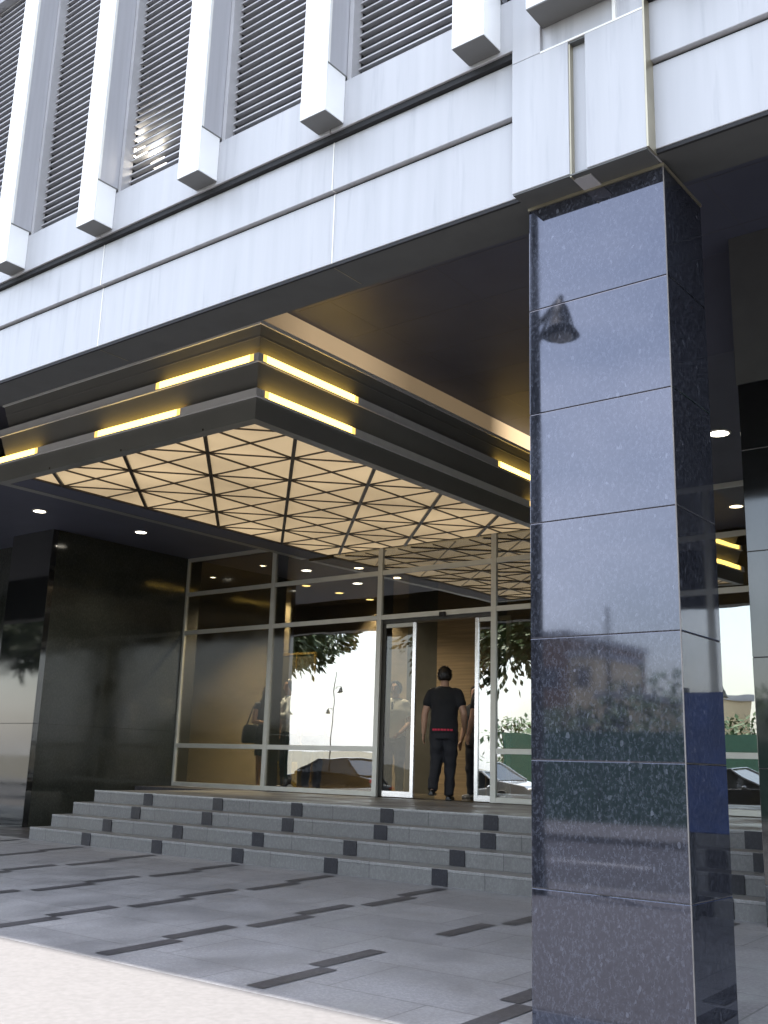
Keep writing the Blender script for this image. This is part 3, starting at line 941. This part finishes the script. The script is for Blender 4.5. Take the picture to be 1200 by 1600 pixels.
def person(label, loc, rz, h, top, bottom, shoe, female=False, sleeve='short', pose=None, dress=False, long_hair=False, look=0.0, build=1.0):
    """local frame: the figure faces +y; z up from the sole"""
    P = dict(lelb=(-0.27, -0.02, 1.13), lwri=(-0.27, 0.06, 0.88), relb=(0.27, -0.02, 1.13), rwri=(0.27, 0.06, 0.88),
             lkne=(-0.10, 0.02, 0.50), lank=(-0.10, -0.01, 0.085), rkne=(0.10, 0.02, 0.50), rank=(0.10, -0.01, 0.085))
    if pose: P.update(pose)
    S = 0.93 if female else 1.0
    k = h / 1.75
    sw = 0.178 * S
    LS, RS = Vector((-sw, -0.01, 1.425)), Vector((sw, -0.01, 1.425))
    b = MB()
    torso = [((0, 0, 0.86), 0.150, 0.105), ((0, 0, 0.95), 0.165, 0.112), ((0, 0, 1.06), 0.140 * S, 0.098), ((0, 0.005, 1.18), 0.145 * S, 0.102),
             ((0, 0.005, 1.30), 0.172 * S, 0.112), ((0, -0.005, 1.40), 0.175 * S, 0.098), ((0, -0.012, 1.455), 0.115, 0.075), ((0, -0.008, 1.50), 0.062, 0.060), ((0, 0.004, 1.58), 0.055, 0.056)]
    b.loft([ellring(c, rx * (build if c[2] < 1.42 else 1), ry * (build if c[2] < 1.42 else 1)) for c, rx, ry in torso])
    # head: skull, jaw, nose, ears
    b.ell((0, 0.0, 1.655), (0.078, 0.098, 0.098))
    b.ell((0, 0.030, 1.595), (0.056, 0.062, 0.060))
    b.tube([(0, 0.088, 1.650), (0, 0.106, 1.612), (0, 0.085, 1.606)], [0.010, 0.014, 0.012], 8)
    for s in (-1, 1):
        b.ell((s * 0.076, -0.005, 1.632), (0.012, 0.020, 0.032))
    b.ell((0, 0.082, 1.578), (0.024, 0.012, 0.011))
    arms = {}
    for s, sh, e, w_ in ((-1, LS, Vector(P['lelb']), Vector(P['lwri'])), (1, RS, Vector(P['relb']), Vector(P['rwri']))):
        arms[s] = (sh, e, w_)
        b.tube([sh, sh.lerp(e, 0.5), e], [0.056 * S, 0.056 * S, 0.044 * S], 12, round_ends=True)
        b.tube([e, e.lerp(w_, 0.35), w_], [0.044 * S, 0.046 * S, 0.028 * S], 12, round_ends=True)
        # hand: palm, four fingers, thumb
        d = (w_ - e).normalized()
        side = Vector((0, 1, 0)) - d * d.y
        side.normalize()
        nrm = d.cross(side) * s
        b.loft([[w_ + d * t + side * a * wd + nrm * c * 0.013 for a, c in ((-1, -1), (1, -1), (1, 1), (-1, 1))] for t, wd in ((-0.01, 0.024), (0.03, 0.036), (0.085, 0.038))])
        for q in range(4):
            base = w_ + d * 0.08 + side * (-0.028 + 0.019 * q)
            ln = (0.058, 0.070, 0.075, 0.066)[q]
            b.tube([base, base + d * ln * 0.5 - nrm * 0.006 * s * s, base + d * ln * 0.9 - nrm * 0.022], [0.0095, 0.009, 0.0075], 7, round_ends=True)
        tb = w_ + d * 0.025 + side * 0.032
        b.tube([tb, tb + d * 0.03 + side * 0.022, tb + d * 0.062 + side * 0.024 - nrm * 0.01], [0.013, 0.011, 0.008], 7, round_ends=True)
    legs = {}
    for s, kn, an in ((-1, Vector(P['lkne']), Vector(P['lank'])), (1, Vector(P['rkne']), Vector(P['rank']))):
        hp = Vector((s * 0.088, 0, 0.90))
        legs[s] = (hp, kn, an)
        b.tube([hp, hp.lerp(kn, 0.5), kn], [0.088, 0.075, 0.054], 14, round_ends=True)
        b.tube([kn, kn.lerp(an, 0.32), kn.lerp(an, 0.75), an], [0.052, 0.054, 0.038, 0.033], 12, round_ends=True)
        f = an + Vector((s * 0.01, 0.075, -0.055))
        b.tube([an + Vector((0, -0.03, -0.045)), f, f + Vector((s * 0.008, 0.075, -0.004))], [0.032, 0.033, 0.024], 10, round_ends=True)
    root = remesh(b, 'person', M_skin, None, 0.0088)
    tag(root, label, 'person')
    # face
    for q_s in (-1, 1):
        ey = MB()
        ey.ell((q_s * 0.031, 0.087, 1.652), (0.012, 0.007, 0.006))
        o = ey.build('eye', M_eye, None, smooth=True)
        o.parent = root
        bw = MB()
        bw.tube([(q_s * 0.016, 0.093, 1.675), (q_s * 0.034, 0.091, 1.679), (q_s * 0.050, 0.080, 1.675)], 0.0035, 6)
        o = bw.build('eyebrow', M_hair, None, smooth=True)
        o.parent = root
    # hair
    hb = MB()
    n = 22
    rings = []
    for a in range(0, 9):
        t = a / 8
        ring = []
        for q in range(n):
            th = 2 * math.pi * q / n
            fy = math.sin(th)          # +1 = face side
            low = 0.70 + 0.30 * max(0, fy) ** 0.6 - (0.33 if fy < 0.35 else 0.33 * max(0, (0.75 - fy) / 0.4)) * (1 if fy < 0.75 else 0)
            ph = (1 - t) * math.pi * (0.5 + (0.62 - low) * 0.9)
            jit = 1.03 + 0.03 * math.sin(7 * th + 3 * a) + 0.035 * random.uniform(-1, 1)
            rr = (0.094 * jit, 0.114 * jit, 0.118 * jit)
            ring.append((rr[0] * math.sin(ph) * math.cos(th), -0.002 + rr[1] * math.sin(ph) * math.sin(th), 1.655 + rr[2] * math.cos(ph)))
        rings.append(ring)
    hb.loft(rings)
    if long_hair:
        hb.loft([ellring((0, -0.045, 1.66), 0.085, 0.065), ellring((0, -0.065, 1.55), 0.098, 0.062), ellring((0, -0.085, 1.42), 0.118, 0.055), ellring((0, -0.115, 1.25), 0.118, 0.045), ellring((0, -0.12, 1.06), 0.080, 0.030)])
        for s in (-1, 1):
            hb.tube([(s * 0.075, 0.02, 1.66), (s * 0.088, 0.03, 1.55), (s * 0.10, 0.06, 1.40), (s * 0.095, 0.095, 1.24)], [0.022, 0.03, 0.032, 0.012], 8)
    for q in range(260):
        th, ph = random.uniform(0, 2 * math.pi), math.acos(random.uniform(-0.45, 1))
        if math.sin(th) > 0.3 and ph > 1.05: continue
        nv = Vector((math.sin(ph) * math.cos(th), math.sin(ph) * math.sin(th), math.cos(ph)))
        p = Vector((0.092 * nv.x, 0.112 * nv.y - 0.002, 1.655 + 0.116 * nv.z))
        d = (nv + Vector((random.gauss(0, .4), random.gauss(0, .4), random.gauss(-.3, .4)))).normalized()
        sd_ = nv.cross(d).normalized() if nv.cross(d).length > 0.05 else Vector((1, 0, 0))
        hb.face([p + sd_ * 0.007, p - sd_ * 0.007, p + d * random.uniform(0.018, 0.034)])
    hh = hb.build('hair', M_hair, None, smooth=True)
    hh.parent = root
    fixnormals(hh)
    # top
    t_ = MB()
    g_ = 0.016
    if dress:
        t_.loft([ellring((0, 0, 0.56), 0.19, 0.15), ellring((0, 0, 0.75), 0.185, 0.14), ellring((0, 0, 0.95), 0.18, 0.13), ellring((0, 0, 1.08), 0.148, 0.112), ellring((0, 0.01, 1.28), 0.178, 0.128), ellring((0, -0.005, 1.40), 0.182, 0.112), ellring((0, -0.012, 1.465), 0.115, 0.085)])
    else:
        B_ = build
        t_.loft([ellring((0, 0, 0.87), 0.186 * B_, 0.134 * B_), ellring((0, 0, 0.96), 0.182 * B_, 0.131 * B_), ellring((0, 0, 1.06), 0.172 * S * B_, 0.124 * B_), ellring((0, 0.005, 1.18), 0.176 * S * B_, 0.126 * B_),
                 ellring((0, 0.005, 1.30), 0.196 * S * B_, 0.132 * B_), ellring((0, -0.005, 1.40), 0.198 * S, 0.118), ellring((0, -0.012, 1.468), 0.135, 0.092), ellring((0, -0.01, 1.50), 0.078, 0.074)])
    for s in (-1, 1):
        sh, e, w_ = arms[s]
        if sleeve == 'short':
            t_.tube([sh - Vector((s * 0.05, 0, 0.0)), sh + Vector((s * 0.002, 0, -0.012)), sh.lerp(e, 0.3), sh.lerp(e, 0.60)], [0.068, 0.071, 0.074, 0.071], 14, round_ends=True)
        elif sleeve == 'long':
            t_.tube([sh - Vector((s * 0.05, 0, 0)), sh + Vector((s * 0.004, 0, 0.002)), sh.lerp(e, 0.5), e], [0.080, 0.083, 0.072, 0.062], 14, round_ends=True)
            t_.tube([e, e.lerp(w_, 0.5), e.lerp(w_, 0.93)], [0.055, 0.052, 0.040], 14, round_ends=True)
        else:
            t_.tube([sh - Vector((s * 0.04, 0, 0)), sh, sh.lerp(e, 0.2)], [0.074, 0.076, 0.068], 14, round_ends=True)
    remesh(t_, 'dress' if dress else 'shirt', top, root, 0.012, 5, 0.0035)
    if not dress:
        q_ = MB()
        q_.loft([ellring((0, 0, 0.80), 0.164 * build, 0.122 * build), ellring((0, 0, 0.88), 0.174 * build, 0.126 * build), ellring((0, 0, 0.96), 0.166, 0.118), ellring((0, 0, 1.0), 0.155, 0.112)])
        for s in (-1, 1):
            hp, kn, an = legs[s]
            q_.tube([hp, hp.lerp(kn, 0.5), kn, kn.lerp(an, 0.5), an + Vector((0, 0, -0.02))], [0.104 * build, 0.095 * build, 0.078 * build, 0.072, 0.066], 14)
        remesh(q_, 'trousers', bottom, root, 0.012, 5, 0.004)
    for s in (-1, 1):
        hp, kn, an = legs[s]
        if female:
            continue
        f = an + Vector((s * 0.01, 0.07, -0.055))
        sh_ = MB()
        sh_.tube([an + Vector((0, -0.045, -0.045)), an + Vector((0, 0.0, -0.045)), f, f + Vector((s * 0.008, 0.10, -0.004))], [0.036, 0.042, 0.040, 0.030], 12, round_ends=True)
        sh_.box(an.x - 0.04, an.x + 0.04 + s * 0.008, an.y - 0.075, an.y + 0.17, an.z - 0.086, an.z - 0.06)
        remesh(sh_, 'shoe', shoe, root, 0.010, 3)
    root.location = loc
    root.rotation_euler = (0, 0, rz)
    root.scale = (k, k, k)
    return root

def child_mesh(mb, name, mat, root):
    o = mb.build(name, mat, None)
    o.parent = root
    return o

FZ = ZL + 0.004
# man walking in, seen from behind
p1 = person('man in black T-shirt with red printed hem, seen from behind in the doorway', (-8.40, 12.06, ZL), R(24), 1.79, M_tee, M_jean, M_shoe, build=1.07,
            pose=dict(lelb=(-0.262, -0.04, 1.13), lwri=(-0.285, 0.02, 0.87), relb=(0.275, -0.04, 1.15), rwri=(0.25, 0.15, 0.95),
                      lkne=(-0.10, 0.02, 0.50), lank=(-0.11, -0.20, 0.15), rkne=(0.085, 0.04, 0.50), rank=(0.075, 0.02, 0.085)))
pr = MB()
for q in range(7):
    a0 = R(-90 - 42 + q * 12.2)
    a1 = a0 + R(9.0 if q % 3 else 11)
    pts = [(0.206 * math.cos(a), 0.151 * math.sin(a)) for a in (a0, (a0 + a1) / 2, a1)]
    for (xa, ya), (xb, yb) in zip(pts[:-1], pts[1:]):
        pr.face([(xa, ya, 0.905), (xb, yb, 0.905), (xb, yb, 0.93), (xa, ya, 0.93)])
child_mesh(pr, 'hem_print', M_red, p1)
p2 = person('man in white polo shirt facing out behind the left door leaf', (-9.98, 13.0, FZ), R(195), 1.70, M_white, M_khaki, M_shoe,
            pose=dict(lwri=(-0.16, 0.17, 0.95), rwri=(0.16, 0.17, 0.95)))
child_mesh(MB().box(-0.014, 0.014, 0.118, 0.136, 1.27, 1.43), 'placket', M_tee, p2)
p3 = person('woman with long black hair in a dark dress, standing behind the left glass', (-12.50, 12.75, FZ), R(238), 1.66, M_navy, M_navy, M_shoe, female=True, sleeve='cap', dress=True, long_hair=True,
            pose=dict(relb=(0.24, 0.03, 1.14), rwri=(0.10, 0.22, 1.12), lelb=(-0.24, -0.02, 1.13), lwri=(-0.22, 0.10, 0.95)))
p4 = person('man in a pale blue shirt with folded arms beside the brass framed screen', (-12.38, 13.15, FZ), R(150), 1.80, M_paleblue, M_jean, M_shoe, sleeve='long',
            pose=dict(lelb=(-0.27, 0.08, 1.15), lwri=(-0.02, 0.22, 1.17), relb=(0.27, 0.08, 1.15), rwri=(0.02, 0.235, 1.13)))
p5 = person('man in a white shirt and blue jeans with his back to the glass', (-11.62, 12.95, FZ), R(20), 1.72, M_white, M_bluejean, M_shoe, sleeve='long')
p6 = person('person in dark clothes and grey trainers in the lobby beyond the doorway', (-8.72, 13.35, FZ), R(170), 1.62, M_tee, M_jean, M_shoeg,
            pose=dict(lwri=(-0.33, 0.10, 0.86), lelb=(-0.31, 0.0, 1.12)))
p7 = person('man in black behind the right door leaf, turned to the side', (-8.22, 12.85, FZ), R(75), 1.78, M_tee, M_jean, M_shoe)
# her bag
hbag = thing('handbag', 'black shoulder bag hanging at the side of the woman in the dark dress', 'bag', (-12.78, 12.66, 1.30))
bgm = MB()
bx, by, bz = -12.79, 12.68, 1.33
bgm.loft([[(bx + a * wx, by + c * 0.06, bz + zz) for a, c in ((-1, -0.6), (-0.6, -1), (0.6, -1), (1, -0.6), (1, 0.6), (0.6, 1), (-0.6, 1), (-1, 0.6))] for zz, wx in ((0, 0.15), (0.05, 0.18), (0.22, 0.16), (0.30, 0.12), (0.31, 0.10))])
bgm.build('bag_body', M_shoe, hbag, smooth=True)
MB().tube([(bx - 0.10, by, bz + 0.30), (bx + 0.02, by + 0.02, bz + 0.62), (bx + 0.16, by + 0.05, bz + 0.72), (bx + 0.14, by + 0.01, bz + 0.50), (bx + 0.10, by, bz + 0.30)], 0.012, 8).build('strap', M_shoe, hbag, smooth=True)

# ------------------------------------------------------------------ street behind the camera (seen in the reflections)
def tree(x, y, z0, trunk_h, cz, rad, label, nleaf=7000, seed=1, leaf=0.34, off=0.0):
    rnd = random.Random(seed)
    t = thing('street_tree', label, 'tree', (x, y, z0), 'street trees')
    tr = MB()
    top = Vector((x + 0.4, y + 0.2, z0 + trunk_h))
    tr.tube([(x, y, z0 - 0.1), (x + 0.1, y, z0 + trunk_h * 0.5), top], [0.26, 0.2, 0.16], 10)
    tips = []
    for i in range(13):
        az = 2 * math.pi * i / 13 + rnd.uniform(-.25, .25)
        el = rnd.uniform(-0.15, 1.1)
        rr = rnd.uniform(0.75, 1.0)
        tip = Vector((x + off + rad[0] * rr * math.cos(az) * math.cos(el), y + rad[1] * rr * math.sin(az) * math.cos(el), cz + rad[2] * rr * math.sin(el) - 0.3))
        mid = top.lerp(tip, 0.5) + Vector((rnd.uniform(-.4, .4), rnd.uniform(-.4, .4), 0.5))
        tr.tube([top, mid, tip], [0.11, 0.06, 0.02], 7)
        for k in range(5):
            tips.append((mid.lerp(tip, rnd.uniform(0.1, 1.0)) + Vector((rnd.gauss(0, .35), rnd.gauss(0, .35), rnd.gauss(0, .3))), rnd.uniform(0.55, 1.25)))
    tr.build('trunk', M_trunk, t)
    cr = MB()
    for i in range(nleaf):
        c, s = tips[rnd.randrange(len(tips))]
        d = Vector((rnd.gauss(0, 1), rnd.gauss(0, 1), rnd.gauss(0, 0.7)))
        p = c + d.normalized() * s * rnd.random() ** 0.5
        dr = Vector((d.x, d.y, -0.6 + 0.4 * d.z)).normalized()
        sd_ = dr.cross(Vector((rnd.uniform(-1, 1), rnd.uniform(-1, 1), rnd.uniform(-1, 1)))).normalized()
        ln, wd = leaf * rnd.uniform(0.6, 1.2), leaf * 0.16 * rnd.uniform(0.7, 1.4)
        cr.face([p, p + dr * ln * 0.5 + sd_ * wd, p + dr * ln, p + dr * ln * 0.5 - sd_ * wd])
    cr.build('crown', M_leaf, t)
    return t
tree(-28.8, -2.3, gz(-2.3), 3.2, 5.4, (6.7, 2.9, 2.0), 'large spreading tree on the kerb far to the left, mirrored in the glass', 15000, 3, 0.38)
tree(-13.7, -2.2, gz(-2.2), 2.8, 4.6, (2.7, 2.2, 2.1), 'leafy tree behind the viewer, mirrored right of the doors', 12000, 5, 0.31, off=-2.0)
tree(-52.0, -22.0, ZROAD, 2.8, 5.2, (3.2, 3.0, 2.4), 'small far tree across the road, mirrored at the tall mullion', 3500, 9, 0.4)

def lamp_post(x, y, z0, hgt, label, side=1, az=0.0, lv=(0.80, 0.58), fat=1.0, bs=1.0):
    ca, sa = math.cos(az), math.sin(az)
    t = thing('street_lamp', label, 'street lamp', (x, y, z0), 'street lamps with bell shades')
    MB().tube([(x, y, z0 - 0.05), (x, y, z0 + 0.5), (x, y, z0 + hgt * 0.6), (x, y, z0 + hgt)], [0.12 * fat, 0.085 * fat, 0.075 * fat, 0.05 * fat], 12).build('pole', M_post, t)
    for k, (hz, sx) in enumerate(((lv[0] * hgt, -1), (lv[1] * hgt, 1))):
        sx *= side
        a = MB()
        a.tube([(x, y, z0 + hz + 0.28), (x + sx * 0.95 * ca, y + sx * 0.95 * sa, z0 + hz + 0.28)], 0.03, 8)
        a.tube([(x, y, z0 + hz - 0.05), (x + sx * 0.55 * ca, y + sx * 0.55 * sa, z0 + hz + 0.26)], 0.022, 8)
        a.tube([(x, y, z0 + hz + 0.05), (x + sx * 0.8 * ca, y + sx * 0.8 * sa, z0 + hz + 0.05)], 0.018, 8)
        ao = a.build('arm', M_post, t)
        bx_, by_ = x + sx * 0.92 * ca, y + sx * 0.92 * sa
        zz = z0 + hz
        n = 16
        prof = ((0.26, 0.05), (0.22, 0.09), (0.32, 0.14), (0.12, 0.24), (-0.1, 0.27), (-0.38, 0.33), (-0.50, 0.36))
        MB().loft([[(bx_ + bs * r * math.cos(2 * math.pi * q / n), by_ + bs * r * math.sin(2 * math.pi * q / n), zz + 0.28 - bs * (0.28 - dz)) for q in range(n)] for dz, r in ((0.28, 0.04), (0.18, 0.07), (0.10, 0.13), (-0.05, 0.17), (-0.25, 0.22), (-0.42, 0.32))]).build('bell_shade', M_post, ao, smooth=True)
        MB().ell((bx_, by_, zz + 0.28 - bs * 0.71), (0.2 * bs, 0.2 * bs, 0.07)).build('lamp_bowl', M_bellglow, ao, smooth=True)
    return t
lamp_post(-6.10, -1.5, gz(-1.5), 8.6, 'tall street lamp standing close behind the viewer, mirrored down the big column', -1, az=R(41), lv=(0.745, 0.36), bs=0.68)
lamp_post(-26.0, -44.0, ZROAD, 10.5, 'far street lamp mirrored in the middle of the big column', 1, fat=1.7)
lamp_post(-93.0, -74.0, ZROAD, 11.5, 'distant street lamp, left of the pair mirrored in the glass', 1)
lamp_post(-85.0, -74.0, ZROAD, 11.2, 'distant street lamp, right of the pair mirrored in the glass', -1)

fe = thing('site_hoarding', 'long green construction hoarding across the road', 'fence', (-12, -19.5, ZROAD))
for k in range(12):
    xa = -27 + 4.2 * k
    pn = MB()
    pn.box(xa + 0.02, xa + 4.18, -19.53, -19.49, ZROAD + 0.05, 2.2)
    po = pn.build('panel', M_green, fe)
    MB().box(xa - 0.05, xa + 0.05, -19.6, -19.535, ZROAD - 0.05, 2.35).build('post', M_post, fe)

hd = MB()
rnd = random.Random(4)
for i in range(16000):
    px_ = rnd.uniform(-30, 30)
    p = Vector((px_, -24 + rnd.gauss(0, 1.2), ZROAD + (3.4 + 0.9 * math.sin(px_ * 0.31) + 0.6 * math.sin(px_ * 0.83)) * rnd.random() ** 0.7))
    d = Vector((rnd.gauss(0, 1), rnd.gauss(0, 1), rnd.gauss(0, 1))).normalized()
    e = d.cross(Vector((0.3, 0.2, 1))).normalized()
    hd.face([p, p + d * 0.16 + e * 0.09, p + d * 0.34, p + d * 0.16 - e * 0.09])
tag(hd.build('shrub_belt', M_leaf2), 'belt of green shrubs behind the hoarding', 'shrubs', kind='stuff')

def tower(x0, x1, y0, y1, hgt, wall, label, fl=3.2, cat='building'):
    b = thing('distant_tower', label, cat, ((x0 + x1) / 2, (y0 + y1) / 2, ZROAD), 'towers on the skyline')
    wo = MB().box(x0, x1, y0, y1, ZROAD - 0.1, hgt).build('wall', wall, b)
    MB().box(x0 - 0.2, x1 + 0.2, y0 - 0.2, y1 + 0.2, hgt, hgt + 0.5).build('roof', M_bl3, b)
    z = ZROAD + 1.2
    while z + 1.6 < hgt:
        nx = max(1, int((x1 - x0) / 2.6))
        for q in range(nx):
            xa = x0 + (q + 0.2) * (x1 - x0) / nx
            MB().box(xa, xa + 0.6 * (x1 - x0) / nx, y1 - 0.05, y1 + 0.03, z, z + 1.6).build('window', M_winb, b)
        z += fl
    return b
tower(-47, -38.2, -76, -62, 11.0, M_bl1, 'broad brown block, mirrored at the left of the big column')
tower(-38.0, -35.9, -70, -62, 9.4, M_bl2, 'slim cream block beside the brown one')
tower(-35.3, -32.6, -70, -61, 6.2, M_bl2, 'low cream block right of the slim one')
tower(-30.5, -12, -80, -66, 6.4, M_bl3, 'wide grey block, mirrored at the right of the big column')
tower(-10, 4, -90, -74, 8.0, M_bl2, 'pale block far to the right across the road')

def car(x, y, rz, paint, label):
    t = bpy.data.objects.new('parked_car', None)
    col.objects.link(t)
    tag(t, label, 'car', 'cars parked along the kerb')
    b = MB()
    prof = [(-2.15, 0.40, 0.62), (-2.05, 0.30, 0.86), (-1.3, 0.22, 0.95), (-0.2, 0.20, 0.96), (0.9, 0.20, 0.95), (1.9, 0.24, 0.80), (2.15, 0.34, 0.62)]
    rings = []
    for px_, z0, z1 in prof:
        wd = 0.86 if abs(px_) < 1.8 else 0.74
        rings.append([(px_, s * w_ * wd, zz) for s, w_, zz in ((-1, 0.92, z0), (-1, 1.0, (z0 + z1) / 2), (-1, 0.95, z1), (1, 0.95, z1), (1, 1.0, (z0 + z1) / 2), (1, 0.92, z0))])
    b.loft(rings)
    def bld(mb, nm, mt, par=t, sm=False, bv=0.0):
        o = mb.build(nm, mt, None, smooth=sm, bevel=bv)
        fixnormals(o)
        o.parent = par
        return o
    bo = bld(b, 'body', paint, bv=0.03)
    c = MB()
    c.loft([[(-1.75, -0.74, 0.93), (-1.75, 0.74, 0.93), (1.15, 0.74, 0.93), (1.15, -0.74, 0.93)], [(-1.15, -0.60, 1.40), (-1.15, 0.60, 1.40), (0.25, 0.60, 1.42), (0.25, -0.60, 1.42)]])
    go_ = bld(c, 'windows', M_carglass)
    bld(MB().box(-1.18, 0.28, -0.61, 0.61, 1.40, 1.455), 'roof', paint, bv=0.02)
    for s in (-1, 1):
        for a, b_ in (((-1.75, s * 0.755, 0.93), (-1.15, s * 0.615, 1.42)), ((-0.35, s * 0.755, 0.93), (-0.35, s * 0.615, 1.42)), ((1.15, s * 0.755, 0.93), (0.25, s * 0.615, 1.42))):
            bld(MB().tube([a, b_], 0.035, 6), 'window_pillar', paint)
    for sx in (-1.35, 1.3):
        for s in (-1, 1):
            n = 20
            def rg(r, yy): return [(sx + r * math.cos(2 * math.pi * q / n), yy, 0.31 + r * math.sin(2 * math.pi * q / n)) for q in range(n)]
            wh = bld(MB().loft([rg(0.28, s * 0.64), rg(0.31, s * 0.68), rg(0.31, s * 0.82), rg(0.28, s * 0.86)]), 'wheel', M_tyre)
            bld(MB().loft([rg(0.19, s * 0.80), rg(0.19, s * 0.875), rg(0.05, s * 0.885)]), 'rim', M_rim, wh)
    for s in (-1, 1):
        bld(MB().ell((2.08, s * 0.56, 0.68), (0.09, 0.16, 0.07)), 'headlight', M_bellglow, sm=True)
        bld(MB().ell((-2.08, s * 0.58, 0.76), (0.06, 0.14, 0.08)), 'tail_light', M_red, sm=True)
        bld(MB().ell((0.75, s * 0.93, 0.98), (0.07, 0.10, 0.06)), 'wing_mirror', paint, sm=True)
    t.location = (x, y, ZROAD)
    t.rotation_euler = (0, 0, rz)
    return t
car(-10.6, -4.6, 0, M_carb, 'black saloon parked behind the viewer by the tall street lamp')
car(-18.5, -4.5, 0, M_carg, 'silver saloon parked at the kerb under the mirrored tree')
car(-24.6, -4.4, R(180), M_carb, 'added black saloon farther left along the kerb, darkening the low panes')  # added so the low panes mirror something dark
car(-30.2, -4.5, R(180), M_carb, 'added black saloon at the far left end, darkening the low panes')  # added like the one before, keeps the low panes' reflection dark
